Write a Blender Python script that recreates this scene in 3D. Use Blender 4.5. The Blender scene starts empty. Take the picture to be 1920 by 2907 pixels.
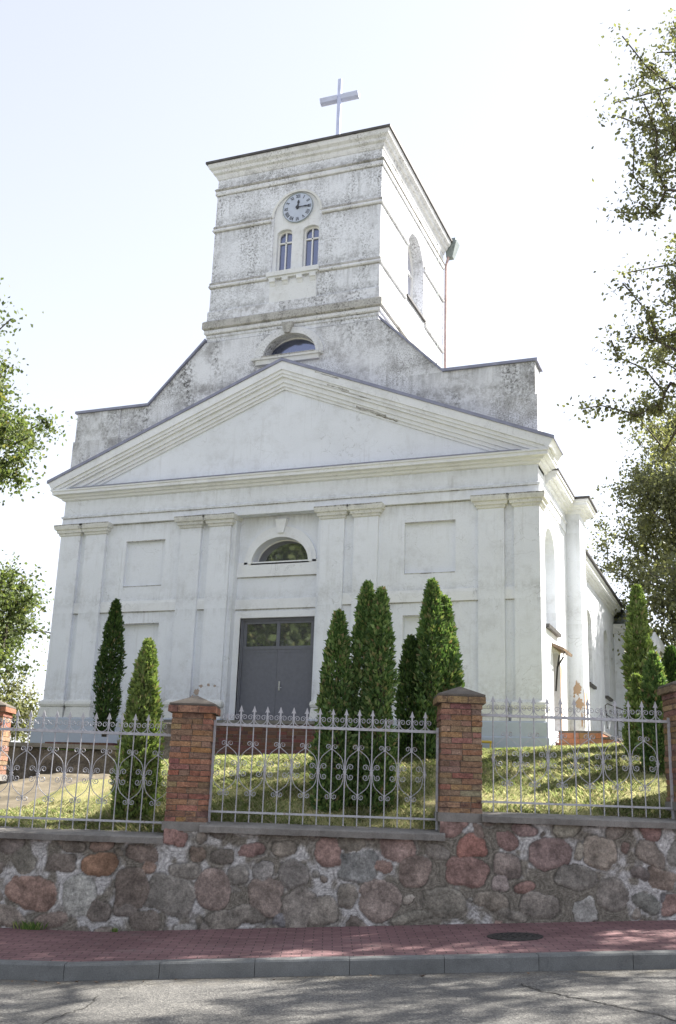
import bpy, bmesh, math, random
import numpy as np
from mathutils import Vector, Matrix
from mathutils.geometry import tessellate_polygon

random.seed(7)
rng = np.random.default_rng(11)
S = bpy.context.scene
COL = S.collection
rad = math.radians

# ------------------------------------------------------------------ camera
R = ((0.9314734, 0.3621422, 0.0347899), (-0.0640130, 0.2572783, -0.9642148), (-0.3581335, 0.8959135, 0.2628297))
CAM = Vector((11.37, -24.199, 1.70))
cam_data = bpy.data.cameras.new('camera')
cam = bpy.data.objects.new('camera', cam_data)
COL.objects.link(cam)
rt, dn, fwv = Vector(R[0]), Vector(R[1]), Vector(R[2])
m3 = Matrix((rt, -dn, -fwv)).transposed()
cam.matrix_world = Matrix.Translation(CAM) @ m3.to_4x4()
cam_data.sensor_fit = 'VERTICAL'
cam_data.sensor_height = 36.0
cam_data.lens = 36.0 * 2933.5 / 2907.0
cam_data.clip_start = 0.1
cam_data.clip_end = 3000
S.camera = cam

# street frame: u runs along the street to the right, d away from the viewer
FW = Vector((-0.3711835, 0.9285595, 0)); U = Vector((0.9285595, 0.3711835, 0))
STREET_ROT = math.atan2(U.y, U.x)
def W(u, d, z=0.0):
    return Vector((CAM.x + u * U.x + d * FW.x, CAM.y + u * U.y + d * FW.y, z))

# ------------------------------------------------------------------ light
SUN_EL, SUN_AZ = 44.0, 46.0          # azimuth from +x towards +y
world = bpy.data.worlds.new('World'); S.world = world
world.use_nodes = True
wn = world.node_tree.nodes; wl = world.node_tree.links
for n in list(wn): wn.remove(n)
sky = wn.new('ShaderNodeTexSky'); sky.sky_type = 'NISHITA'; sky.sun_disc = False
sky.sun_elevation = rad(SUN_EL); sky.sun_rotation = rad(90 - SUN_AZ)
sky.air_density = 1.0; sky.dust_density = 0.8; sky.ozone_density = 1.0; sky.altitude = 0
hsv = wn.new('ShaderNodeHueSaturation'); hsv.inputs['Saturation'].default_value = 0.34
bg = wn.new('ShaderNodeBackground'); bg.inputs['Strength'].default_value = 0.15
wo = wn.new('ShaderNodeOutputWorld')
gam = wn.new('ShaderNodeGamma'); gam.inputs['Gamma'].default_value = 0.6       # an even, hazy summer sky
tnt = wn.new('ShaderNodeMix'); tnt.data_type = 'RGBA'; tnt.blend_type = 'MULTIPLY'; tnt.inputs[0].default_value = 1.0; tnt.inputs[7].default_value = (0.955, 0.962, 1.035, 1)
wl.new(sky.outputs[0], gam.inputs['Color']); wl.new(gam.outputs[0], hsv.inputs['Color']); wl.new(hsv.outputs[0], tnt.inputs[6]); wl.new(tnt.outputs[2], bg.inputs['Color']); wl.new(bg.outputs[0], wo.inputs[0])
sun_data = bpy.data.lights.new('sun', 'SUN'); sun_data.energy = 4.9; sun_data.angle = rad(0.53); sun_data.color = (1.0, 0.95, 0.87)
sun = bpy.data.objects.new('sun', sun_data); COL.objects.link(sun)
sdir = Vector((math.cos(rad(SUN_AZ)) * math.cos(rad(SUN_EL)), math.sin(rad(SUN_AZ)) * math.cos(rad(SUN_EL)), math.sin(rad(SUN_EL))))
sun.rotation_euler = (-sdir).to_track_quat('-Z', 'Y').to_euler()
sun.location = sdir * 80
S.view_settings.view_transform = 'Standard'
S.view_settings.look = 'None'
S.view_settings.gamma = 1.0
S.view_settings.use_curve_mapping = False
S.view_settings.exposure = 1.76
S.cycles.max_bounces = 8
S.cycles.transparent_max_bounces = 8

# ------------------------------------------------------------------ helpers
def tag(o, label=None, cat=None, group=None, kind=None):
    if label: o['label'] = label
    if cat: o['category'] = cat
    if group: o['group'] = group
    if kind: o['kind'] = kind
    return o
def empty(name, loc=(0, 0, 0), rz=0.0):
    o = bpy.data.objects.new(name, None); COL.objects.link(o)
    o.location = loc; o.rotation_euler = (0, 0, rz); o.empty_display_size = 0.2
    return o
def link(name, me, mat=None, parent=None):
    o = bpy.data.objects.new(name, me); COL.objects.link(o)
    if mat is not None and not me.materials: me.materials.append(mat)
    if parent is not None: o.parent = parent
    return o
def copy_tree(o, parent=None):
    c = o.copy(); COL.objects.link(c)
    c.parent = parent
    for ch in list(o.children): copy_tree(ch, c)
    return c

class MB:
    def __init__(self): self.v = []; self.f = []; self.c = []; self.cur = None
    def add(self, vs, fs):
        b = len(self.v); self.v.extend([tuple(p) for p in vs])
        self.f.extend([tuple(i + b for i in q) for q in fs])
        if self.cur is not None: self.c.extend([self.cur] * len(vs))
    def box(self, x0, x1, y0, y1, z0, z1):
        self.add([(x0,y0,z0),(x1,y0,z0),(x1,y1,z0),(x0,y1,z0),(x0,y0,z1),(x1,y0,z1),(x1,y1,z1),(x0,y1,z1)],
                 [(0,3,2,1),(4,5,6,7),(0,1,5,4),(1,2,6,5),(2,3,7,6),(3,0,4,7)])
    def hexa(self, lo, hi):
        self.add(list(lo) + list(hi), [(0,3,2,1),(4,5,6,7),(0,1,5,4),(1,2,6,5),(2,3,7,6),(3,0,4,7)])
    def prism(self, pts, a0, a1, axis='y', holes=()):
        # pts: 2-D outline; axis y: (x,z), axis x: (y,z), axis z: (x,y)
        loops = [list(pts)] + [list(h) for h in holes]
        tris = tessellate_polygon([[Vector((p[0], p[1], 0)) for p in l] for l in loops])
        flat = [p for l in loops for p in l]
        def mk(p, a):
            if axis == 'y': return (p[0], a, p[1])
            if axis == 'x': return (a, p[0], p[1])
            return (p[0], p[1], a)
        n = len(flat)
        fs = [tuple(t) for t in tris] + [tuple(i + n for i in reversed(t)) for t in tris]
        k = 0
        for l in loops:
            m = len(l)
            for i in range(m):
                j = (i + 1) % m
                fs.append((k + i, k + j, k + j + n, k + i + n))
            k += m
        self.add([mk(p, a0) for p in flat] + [mk(p, a1) for p in flat], fs)
    def tube(self, path, r, seg=6, cap=True):
        path = [Vector(p) for p in path]; n = len(path)
        rs = r if isinstance(r, (list, tuple)) else [r] * n
        t0 = (path[1] - path[0]).normalized()
        a = t0.orthogonal().normalized()
        vs = []; fs = []
        for i, p in enumerate(path):
            t = (path[min(i + 1, n - 1)] - path[max(i - 1, 0)])
            if t.length < 1e-9: t = t0
            t.normalize()
            a = (a - t * a.dot(t))
            if a.length < 1e-6: a = t.orthogonal()
            a.normalize(); b = t.cross(a)
            for k in range(seg):
                th = 2 * math.pi * k / seg
                vs.append(p + (a * math.cos(th) + b * math.sin(th)) * rs[i])
        for i in range(n - 1):
            for k in range(seg):
                k2 = (k + 1) % seg
                fs.append((i*seg+k, i*seg+k2, (i+1)*seg+k2, (i+1)*seg+k))
        if cap:
            fs.append(tuple(reversed(range(seg)))); fs.append(tuple((n-1)*seg+k for k in range(seg)))
        self.add(vs, fs)
    def lathe(self, prof, seg=16, c=(0, 0, 0)):
        vs = []; fs = []
        for (r, z) in prof:
            for k in range(seg):
                th = 2 * math.pi * k / seg
                vs.append((c[0] + r * math.cos(th), c[1] + r * math.sin(th), c[2] + z))
        for i in range(len(prof) - 1):
            for k in range(seg):
                k2 = (k + 1) % seg
                fs.append((i*seg+k, i*seg+k2, (i+1)*seg+k2, (i+1)*seg+k))
        fs.append(tuple(reversed(range(seg)))); fs.append(tuple((len(prof)-1)*seg+k for k in range(seg)))
        self.add(vs, fs)
    def sweep(self, prof, path, cap=True):
        # prof: closed outline of (out, z); path: plan polyline, outward is on its right hand
        n = len(path); P = [Vector(p) for p in path]
        offs = []
        for i in range(n):
            ns = []
            if i > 0:
                d = (P[i] - P[i-1]).normalized(); ns.append(Vector((d.y, -d.x)))
            if i < n - 1:
                d = (P[i+1] - P[i]).normalized(); ns.append(Vector((d.y, -d.x)))
            if len(ns) == 1: offs.append(ns[0])
            else:
                m = (ns[0] + ns[1]); offs.append(m / (1 + ns[0].dot(ns[1])))
        k = len(prof); vs = []; fs = []
        for i in range(n):
            for (o, z) in prof:
                q = P[i] + offs[i] * o
                vs.append((q.x, q.y, z))
        for i in range(n - 1):
            for j in range(k):
                j2 = (j + 1) % k
                fs.append((i*k+j, (i+1)*k+j, (i+1)*k+j2, i*k+j2))
        if cap:
            fs.append(tuple(range(k))); fs.append(tuple(reversed([(n-1)*k+j for j in range(k)])))
        self.add(vs, fs)
    def mesh(self, name, smooth=False, fix=True):
        me = bpy.data.meshes.new(name)
        me.from_pydata(self.v, [], self.f)
        if fix:
            bm = bmesh.new(); bm.from_mesh(me); bmesh.ops.recalc_face_normals(bm, faces=bm.faces); bm.to_mesh(me); bm.free()
        if self.c and len(self.c) == len(self.v):
            at = me.color_attributes.new('tone', 'FLOAT_COLOR', 'POINT')
            at.data.foreach_set('color', np.array([tuple(c) + (1.0,) for c in self.c], dtype=np.float32).ravel())
        if smooth: me.polygons.foreach_set('use_smooth', [True] * len(me.polygons))
        me.update()
        return me
    def build(self, name, mat, parent=None, smooth=False, fix=True):
        return link(name, self.mesh(name, smooth, fix), mat, parent)

def np_mesh(name, V, F, col=None, smooth=False):
    V = np.asarray(V, dtype=np.float32); F = np.asarray(F, dtype=np.int32)
    me = bpy.data.meshes.new(name); k = F.shape[1]
    me.vertices.add(len(V)); me.vertices.foreach_set('co', V.ravel())
    me.loops.add(F.size); me.loops.foreach_set('vertex_index', F.ravel())
    me.polygons.add(len(F)); me.polygons.foreach_set('loop_start', np.arange(0, F.size, k, dtype=np.int32))
    try: me.polygons.foreach_set('loop_total', np.full(len(F), k, dtype=np.int32))
    except Exception: pass
    if smooth: me.polygons.foreach_set('use_smooth', np.ones(len(F), dtype=bool))
    me.update(calc_edges=True); me.validate()
    if col is not None:
        at = me.color_attributes.new('tone', 'FLOAT_COLOR', 'POINT')
        c4 = np.ones((len(V), 4), dtype=np.float32); c4[:, :3] = col
        at.data.foreach_set('color', c4.ravel())
    return me

def grid_noise(x, y, seed=0, octaves=3, f0=1.0):
    r = np.random.default_rng(seed); out = np.zeros_like(x, dtype=float); amp = 1.0; tot = 0
    for o in range(octaves):
        g = r.random((64, 64)); X = x * f0 * 2**o + 13.7 * o; Y = y * f0 * 2**o + 7.3 * o
        i = np.floor(X).astype(int); j = np.floor(Y).astype(int); fx = X - i; fy = Y - j
        fx = fx*fx*(3-2*fx); fy = fy*fy*(3-2*fy)
        a = g[i % 64, j % 64]; b = g[(i+1) % 64, j % 64]; c = g[i % 64, (j+1) % 64]; d = g[(i+1) % 64, (j+1) % 64]
        out += amp * ((a*(1-fx)+b*fx)*(1-fy) + (c*(1-fx)+d*fx)*fy); tot += amp; amp *= 0.5
    return out / tot

# ------------------------------------------------------------------ materials
class NT:
    def __init__(self, name):
        self.m = bpy.data.materials.new(name); self.m.use_nodes = True
        self.t = self.m.node_tree; self.b = self.t.nodes['Principled BSDF']; self._tc = None
    def n(self, typ, **kw):
        nd = self.t.nodes.new(typ)
        for k, v in kw.items():
            if k in nd.inputs.keys(): nd.inputs[k].default_value = v
            else: setattr(nd, k, v)
        return nd
    def l(self, a, b): self.t.links.new(a, b)
    def coords(self, scale=(1, 1, 1)):
        if self._tc is None: self._tc = self.n('ShaderNodeTexCoord')
        mp = self.n('ShaderNodeMapping'); mp.inputs['Scale'].default_value = scale
        self.l(self._tc.outputs['Object'], mp.inputs[0]); return mp.outputs[0]
    def noise(self, scale, detail=4, rough=0.55, vec=None, dist=0.0):
        nd = self.n('ShaderNodeTexNoise'); nd.inputs['Scale'].default_value = scale
        nd.inputs['Detail'].default_value = detail; nd.inputs['Roughness'].default_value = rough; nd.inputs['Distortion'].default_value = dist
        self.l(vec if vec is not None else self.coords(), nd.inputs['Vector']); return nd.outputs['Fac']
    def ramp(self, fac, stops):
        nd = self.n('ShaderNodeValToRGB'); cr = nd.color_ramp
        while len(cr.elements) < len(stops): cr.elements.new(0.5)
        for e, (p, c) in zip(cr.elements, stops):
            e.position = p; e.color = (c if isinstance(c, tuple) else (c, c, c)) + (1,)
        self.l(fac, nd.inputs[0]); return nd.outputs[0]
    def math(self, op, a, b=None):
        nd = self.n('ShaderNodeMath'); nd.operation = op
        for i, v in enumerate((a, b)):
            if v is None: continue
            if isinstance(v, (int, float)): nd.inputs[i].default_value = v
            else: self.l(v, nd.inputs[i])
        return nd.outputs[0]
    def mix(self, fac, a, b, mode='MIX'):
        nd = self.n('ShaderNodeMix'); nd.data_type = 'RGBA'; nd.blend_type = mode
        for sock, v in ((nd.inputs[0], fac), (nd.inputs[6], a), (nd.inputs[7], b)):
            if isinstance(v, (int, float)): sock.default_value = v
            elif isinstance(v, tuple): sock.default_value = v + (1,) if len(v) == 3 else v
            else: self.l(v, sock)
        return nd.outputs[2]
    def bump(self, h, strength=0.3, dist=0.02):
        nd = self.n('ShaderNodeBump'); nd.inputs['Strength'].default_value = strength; nd.inputs['Distance'].default_value = dist
        self.l(h, nd.inputs['Height']); self.l(nd.outputs[0], self.b.inputs['Normal'])
    def out(self, col=None, rough=0.8, metal=0.0, spec=None):
        if col is not None:
            if isinstance(col, tuple): self.b.inputs['Base Color'].default_value = col + (1,)
            else: self.l(col, self.b.inputs['Base Color'])
        if isinstance(rough, (int, float)): self.b.inputs['Roughness'].default_value = rough
        else: self.l(rough, self.b.inputs['Roughness'])
        self.b.inputs['Metallic'].default_value = metal
        if spec is not None: self.b.inputs['Specular IOR Level'].default_value = spec
        return self.m

def stucco(name, base=(0.80, 0.80, 0.78), grime=0.3, spot_lo=0.60, spot_hi=0.72, streak=0.35, grey=(0.36, 0.36, 0.35), patch=False, moss=0.0, area_lo=0.40, gran=17, ledges=(), drip=0.6, foot=None):
    t = NT(name)
    big = t.noise(0.45, 4, 0.6)
    tone = t.ramp(big, [(0.3, 0.90), (0.7, 1.0)])
    col = t.mix(1.0, base, tone, 'MULTIPLY')
    fine = t.noise(34, 5, 0.7)
    col = t.mix(t.math('MULTIPLY', t.ramp(fine, [(0.45, 0.0), (0.75, 1.0)]), 0.12), col, grey)
    # rain streaks
    st = t.noise(2.2, 5, 0.65, t.coords((2.6, 2.6, 0.16)))
    stm = t.math('MULTIPLY', t.ramp(st, [(0.54, 0.0), (0.72, 1.0)]), t.ramp(t.noise(0.9, 3), [(0.42, 0.0), (0.6, 1.0)]))
    col = t.mix(t.math('MULTIPLY', stm, streak), col, grey)
    # soot and lichen
    soft = t.math('MULTIPLY', t.ramp(t.noise(1.7, 10, 0.78), [(0.485, 0.0), (0.60, 1.0)]), t.ramp(t.noise(0.6, 4, 0.6), [(0.40, 0.1), (0.58, 1.0)]))
    col = t.mix(t.math('MULTIPLY', soft, grime), col, grey)
    area = t.ramp(t.noise(0.8, 4, 0.6, t.coords((1.7, 1.7, 0.55))), [(area_lo, 0.0), (area_lo + 0.2, 1.0)])
    sp = t.math('MULTIPLY', t.ramp(t.noise(gran, 10, 0.78), [(spot_lo, 0.0), (spot_hi, 1.0)]), area)
    col = t.mix(t.math('MULTIPLY', sp, min(1.0, grime * 1.5)), col, (0.075, 0.072, 0.068))
    sp2 = t.math('MULTIPLY', t.ramp(t.noise(28, 6, 0.7), [(spot_lo + 0.02, 0.0), (spot_hi, 1.0)]), t.ramp(t.noise(0.35, 3), [(0.4, 0.1), (0.6, 1.0)]))
    col = t.mix(t.math('MULTIPLY', sp2, min(1.0, grime * 0.8)), col, (0.10, 0.098, 0.09))
    if ledges or foot:
        sx = t.n('ShaderNodeSeparateXYZ'); t.l(t.coords(), sx.inputs[0]); zz = sx.outputs[2]
        dn = t.noise(3.0, 6, 0.7, t.coords((2.4, 2.4, 0.22)))
        dr = t.ramp(dn, [(0.42, 0.0), (0.66, 1.0)])
        blot = t.ramp(t.noise(7, 8, 0.75), [(0.40, 0.0), (0.62, 1.0)])
        def span(lo, hi):      # 0 at lo -> 1 at hi, 0 above hi
            mr = t.n('ShaderNodeMapRange'); mr.inputs[1].default_value = lo - 2.6; mr.inputs[2].default_value = hi - 2.6
            t.l(zz, mr.inputs[0]); return t.math('MULTIPLY', mr.outputs[0], t.math('LESS_THAN', zz, hi - 2.6))
        for (zl, ln) in ledges:
            g = span(zl - ln, zl)
            col = t.mix(t.math('MULTIPLY', t.math('MULTIPLY', t.math('POWER', g, 1.3), dr), drip), col, (0.19, 0.19, 0.185))
            up = t.math('SUBTRACT', 1.0, t.math('MULTIPLY', t.math('ABSOLUTE', t.math('SUBTRACT', zz, zl - 2.6 + .30)), 4.5))
            up = t.math('MAXIMUM', up, 0.0)
            col = t.mix(t.math('MULTIPLY', t.math('MULTIPLY', up, blot), drip), col, (0.15, 0.148, 0.14))
        if foot:
            mr = t.n('ShaderNodeMapRange'); mr.inputs[1].default_value = foot[1] - 2.6; mr.inputs[2].default_value = foot[0] - 2.6
            t.l(zz, mr.inputs[0])
            col = t.mix(t.math('MULTIPLY', t.math('MULTIPLY', mr.outputs[0], blot), 0.55), col, (0.30, 0.28, 0.25))
    hl = t.math('ABSOLUTE', t.math('SUBTRACT', t.noise(1.9, 3, 0.5, dist=0.6), 0.5))
    hm = t.math('MULTIPLY', t.ramp(hl, [(0.0, 1.0), (0.006, 0.0)]), t.ramp(t.noise(0.7, 2), [(0.5, 0.0), (0.58, 1.0)]))
    col = t.mix(t.math('MULTIPLY', hm, 0.35), col, (0.2, 0.2, 0.19))
    if moss > 0:
        ms = t.math('MULTIPLY', t.ramp(t.noise(1.7, 5, 0.7), [(0.62, 0.0), (0.72, 1.0)]), moss)
        col = t.mix(ms, col, (0.16, 0.15, 0.07))
    h = t.math('ADD', t.math('MULTIPLY', fine, 0.4), t.noise(6, 5, 0.6))
    t.bump(h, 0.35, 0.02)
    return t.out(col, 0.92, 0, 0.25)

M = {}
M['wall'] = stucco('white_stucco', (0.80, 0.83, 0.885), 0.24, 0.60, 0.74, 0.34, ledges=((6.36, .35), (8.9, .5), (9.72, .35)), drip=0.28, foot=(3.4, 4.9))
M['trim'] = stucco('white_trim', (0.82, 0.838, 0.865), 0.24, 0.62, 0.74, 0.2)
M['cap'] = stucco('stained_capital', (0.73, 0.735, 0.715), 0.45, 0.55, 0.66, 0.4)
TL = ((14.62, .6), (15.97, .45), (17.83, .5), (19.07, .5), (14.95, .4))
M['tower'] = stucco('weathered_stucco', (0.79, 0.81, 0.85), 0.60, 0.50, 0.60, 0.6, (0.36, 0.365, 0.375), gran=17, ledges=TL, drip=0.62)
M['attic'] = stucco('sooty_stucco', (0.79, 0.805, 0.84), 0.85, 0.47, 0.585, 0.7, (0.33, 0.325, 0.33), area_lo=0.44, gran=12, ledges=((11.55, .9), (12.45, .8), (14.4, .7)), drip=0.5, foot=(9.9, 12.3))
M['band'] = stucco('stained_moulding', (0.75, 0.76, 0.775), 0.6, 0.52, 0.63, 0.5, (0.34, 0.34, 0.34), gran=20)
M['clean'] = stucco('repainted_stucco', (0.76, 0.775, 0.785), 0.36, 0.56, 0.68, 0.35, (0.4, 0.39, 0.34), moss=0.25)
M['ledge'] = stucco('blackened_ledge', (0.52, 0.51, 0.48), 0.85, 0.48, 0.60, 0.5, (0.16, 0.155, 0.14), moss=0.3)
M['plinth'] = stucco('blue_grey_plinth', (0.47, 0.52, 0.60), 0.2, 0.66, 0.78, 0.3, (0.3, 0.31, 0.33))

def plain(name, col, rough=0.6, metal=0.0, var=0.12, scale=8, spec=None, bump=0.0):
    t = NT(name)
    n = t.noise(scale, 5, 0.6)
    c = t.mix(t.ramp(n, [(0.35, 0.0), (0.7, 1.0)]), tuple(v * (1 - var) for v in col), tuple(min(1, v * (1 + var)) for v in col))
    if bump: t.bump(n, bump, 0.01)
    return t.out(c, rough, metal, spec)
M['flash'] = plain('zinc_flashing', (0.25, 0.26, 0.345), 0.5, 0.15, 0.15, 5)
M['roof'] = plain('dark_roof_metal', (0.075, 0.07, 0.068), 0.55, 0.2, 0.3, 4)
M['door'] = plain('grey_door_paint', (0.135, 0.14, 0.165), 0.5, 0, 0.08, 12)
M['frame'] = plain('white_frame_paint', (0.78, 0.78, 0.76), 0.5, 0, 0.06, 10)
M['dark'] = plain('black_metal', (0.03, 0.03, 0.032), 0.5, 0.3, 0.2)
M['steel'] = plain('polished_steel', (0.50, 0.54, 0.70), 0.35, 0.15, 0.08, 3)
M['silver'] = plain('bright_handle_metal', (0.6, 0.6, 0.62), 0.35, 0.8)
def fence_paint():
    t = NT('grey_iron_paint')
    c = t.mix(t.ramp(t.noise(25, 5, 0.6), [(0.35, 0.0), (0.7, 1.0)]), (0.34, 0.34, 0.365), (0.46, 0.46, 0.485))
    r = t.math('MULTIPLY', t.ramp(t.noise(9, 7, 0.75), [(0.57, 0.0), (0.66, 1.0)]), 0.75)
    c = t.mix(r, c, (0.16, 0.085, 0.05))
    t.bump(t.noise(60, 4), 0.15, 0.004)
    return t.out(c, 0.55, 0.1)
M['fence'] = fence_paint()
M['pipe_y'] = plain('yellow_pipe_paint', (0.60, 0.42, 0.06), 0.5, 0, 0.15)
M['zinc'] = plain('green_grey_zinc', (0.22, 0.25, 0.24), 0.5, 0.5, 0.2)
M['rust'] = plain('rust_brown_pipe', (0.45, 0.33, 0.31), 0.6, 0, 0.2)
M['wood'] = plain('worn_brown_wood', (0.22, 0.15, 0.10), 0.7, 0, 0.35, 6, bump=0.3)
M['bark'] = plain('grey_bark', (0.09, 0.075, 0.06), 0.9, 0, 0.4, 9, bump=0.6)
M['lamp_white'] = plain('white_lamp_enamel', (0.75, 0.76, 0.78), 0.4, 0, 0.05)
M['post_blue'] = plain('pale_blue_post_paint', (0.55, 0.62, 0.68), 0.5, 0, 0.08)
M['iron'] = plain('cast_iron', (0.05, 0.048, 0.047), 0.6, 0.4, 0.4, 18, bump=0.2)
M['clockface'] = plain('pale_blue_dial_enamel', (0.46, 0.51, 0.60), 0.4, 0, 0.05, 6)
M['clockink'] = plain('dark_numeral_paint', (0.035, 0.037, 0.045), 0.5)
M['bare'] = stucco('exposed_brick_patch', (0.45, 0.32, 0.22), 0.4, 0.6, 0.72, 0.2, (0.36, 0.25, 0.17))

def glass(name, col, metal, rough=0.03):
    t = NT(name)
    w = t.noise(1.6, 2, 0.5)
    t.bump(w, 0.08, 0.02)
    return t.out(col, rough, metal, 0.8)
M['pale_pane'] = plain('pale_clouded_pane', (0.42, 0.43, 0.50), 0.3, 0, 0.1, 3)
M['glass'] = glass('dark_window_glass', (0.25, 0.255, 0.275), 0.8)
M['glass_blue'] = glass('blue_window_glass', (0.19, 0.21, 0.30), 0.85, 0.12)

def tone_mat(name, rough=0.85, bump=0.4, bscale=60, var=0.25, vscale=25, spec=0.3, dist=0.01):
    t = NT(name)
    a = t.n('ShaderNodeVertexColor'); a.layer_name = 'tone'
    n = t.noise(vscale, 6, 0.7)
    c = t.mix(1.0, a.outputs[0], t.ramp(n, [(0.3, 1 - var), (0.7, 1 + var)]), 'MULTIPLY')
    n2 = t.noise(bscale, 6, 0.7)
    c = t.mix(1.0, c, t.ramp(n2, [(0.3, 1 - var * 0.7), (0.75, 1 + var * 0.7)]), 'MULTIPLY')
    t.bump(n2, bump, dist)
    return t.out(c, rough, 0, spec)
M['stone'] = tone_mat('fieldstone_and_mortar', 0.92, 0.7, 60, 0.42, 27, dist=0.014)
def old_brick():
    t = NT('old_red_brick')
    a = t.n('ShaderNodeVertexColor'); a.layer_name = 'tone'
    n = t.noise(26, 8, 0.75)
    c = t.mix(1.0, a.outputs[0], t.ramp(n, [(0.3, 0.62), (0.7, 1.4)]), 'MULTIPLY')
    b1 = t.math('MULTIPLY', t.ramp(t.noise(7, 6, 0.7, t.coords((1, 1, 2.2))), [(0.48, 0.0), (0.62, 1.0)]), t.ramp(t.noise(1.5, 3), [(0.35, 0.25), (0.6, 1.0)]))
    c = t.mix(t.math('MULTIPLY', b1, 0.75), c, (0.105, 0.065, 0.062))
    b2 = t.ramp(t.noise(13, 7, 0.75), [(0.56, 0.0), (0.68, 1.0)])
    c = t.mix(t.math('MULTIPLY', b2, 0.55), c, (0.36, 0.27, 0.19))
    n2 = t.noise(75, 6, 0.75)
    c = t.mix(1.0, c, t.ramp(n2, [(0.32, 0.6), (0.72, 1.3)]), 'MULTIPLY')
    t.bump(t.math('ADD', n2, t.math('MULTIPLY', n, 1.5)), 0.8, 0.018)
    return t.out(c, 0.95, 0, 0.15)
M['brick'] = old_brick()
M['brick_unused'] = tone_mat('old_red_brick', 0.9, 0.6, 80, 0.35, 30, dist=0.012)
M['brick_new'] = tone_mat('smooth_red_brick', 0.8, 0.25, 60, 0.15, 20)

def concrete(name, base, var=0.2):
    t = NT(name)
    c = t.mix(t.ramp(t.noise(2.2, 6, 0.65), [(0.3, 0.0), (0.7, 1.0)]), tuple(v * (1 - var) for v in base), tuple(v * (1 + var) for v in base))
    sp = t.noise(90, 4, 0.7)
    c = t.mix(1.0, c, t.ramp(sp, [(0.3, 0.75), (0.7, 1.2)]), 'MULTIPLY')
    st = t.ramp(t.noise(5, 6, 0.75), [(0.55, 0.0), (0.7, 1.0)])
    c = t.mix(t.math('MULTIPLY', st, 0.5), c, tuple(v * 0.45 for v in base))
    t.bump(t.math('ADD', sp, t.noise(14, 5)), 0.35, 0.01)
    return t.out(c, 0.92, 0, 0.25)
M['coping'] = concrete('coping_concrete', (0.20, 0.19, 0.175), 0.3)
M['cap_conc'] = concrete('cap_concrete', (0.125, 0.11, 0.095), 0.35)
M['kerb'] = concrete('kerb_concrete', (0.175, 0.18, 0.178), 0.25)

def asphalt():
    t = NT('old_asphalt')
    ag = t.n('ShaderNodeTexVoronoi'); ag.inputs['Scale'].default_value = 75
    t.l(t.coords(), ag.inputs['Vector'])
    c = t.ramp(ag.outputs['Color'], [(0.15, (0.085, 0.083, 0.08)), (0.55, (0.15, 0.146, 0.138)), (0.9, (0.26, 0.25, 0.23))])
    big = t.ramp(t.noise(0.7, 5, 0.6), [(0.3, 0.82), (0.7, 1.12)])
    c = t.mix(1.0, c, big, 'MULTIPLY')
    fn = t.noise(220, 3, 0.6)
    c = t.mix(1.0, c, t.ramp(fn, [(0.3, 0.7), (0.7, 1.25)]), 'MULTIPLY')
    wv = t.noise(6, 5, 0.7)
    c = t.mix(t.math('MULTIPLY', t.ramp(wv, [(0.60, 0.0), (0.72, 1.0)]), 0.4), c, (0.07, 0.068, 0.065))
    sx = t.n('ShaderNodeSeparateXYZ'); t.l(t.coords(), sx.inputs[0])
    mr = t.n('ShaderNodeMapRange'); mr.inputs[1].default_value = 9.95; mr.inputs[2].default_value = 10.46; t.l(sx.outputs[1], mr.inputs[0])
    gm = t.math('MULTIPLY', mr.outputs[0], t.ramp(t.noise(4.5, 7, 0.75), [(0.42, 0.0), (0.6, 1.0)]))
    c = t.mix(t.math('MULTIPLY', gm, 0.7), c, (0.21, 0.185, 0.14))
    pt = t.ramp(t.noise(0.55, 3, 0.5, dist=1.2), [(0.50, 0.0), (0.52, 1.0)])
    c = t.mix(t.math('MULTIPLY', pt, 0.22), c, (0.07, 0.07, 0.07))
    t.bump(t.math('ADD', ag.outputs['Distance'], fn), 0.6, 0.008)
    return t.out(c, 0.85, 0, 0.3)
M['asphalt'] = asphalt()

def pavers():
    t = NT('red_pavers')
    br = t.n('ShaderNodeTexBrick')
    br.inputs['Scale'].default_value = 1.0; br.inputs['Mortar Size'].default_value = 0.006; br.inputs['Brick Width'].default_value = 0.2; br.inputs['Row Height'].default_value = 0.1
    br.inputs['Color1'].default_value = (0.185, 0.105, 0.11, 1); br.inputs['Color2'].default_value = (0.235, 0.14, 0.14, 1); br.inputs['Mortar'].default_value = (0.075, 0.055, 0.055, 1)
    br.inputs['Mortar Smooth'].default_value = 0.2
    t.l(t.coords(), br.inputs['Vector'])
    c = t.mix(1.0, br.outputs['Color'], t.ramp(t.noise(1.1, 5, 0.65), [(0.3, 0.72), (0.7, 1.15)]), 'MULTIPLY')
    fn = t.noise(120, 4, 0.7)
    c = t.mix(1.0, c, t.ramp(fn, [(0.3, 0.75), (0.7, 1.25)]), 'MULTIPLY')
    c = t.mix(t.math('MULTIPLY', t.ramp(t.noise(3, 6, 0.7), [(0.55, 0.0), (0.75, 1.0)]), 0.4), c, (0.20, 0.18, 0.17))
    t.bump(t.math('SUBTRACT', t.math('MULTIPLY', fn, 0.3), br.outputs['Fac']), 0.5, 0.006)
    return t.out(c, 0.85, 0, 0.25)
M['pavers'] = pavers()

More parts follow.
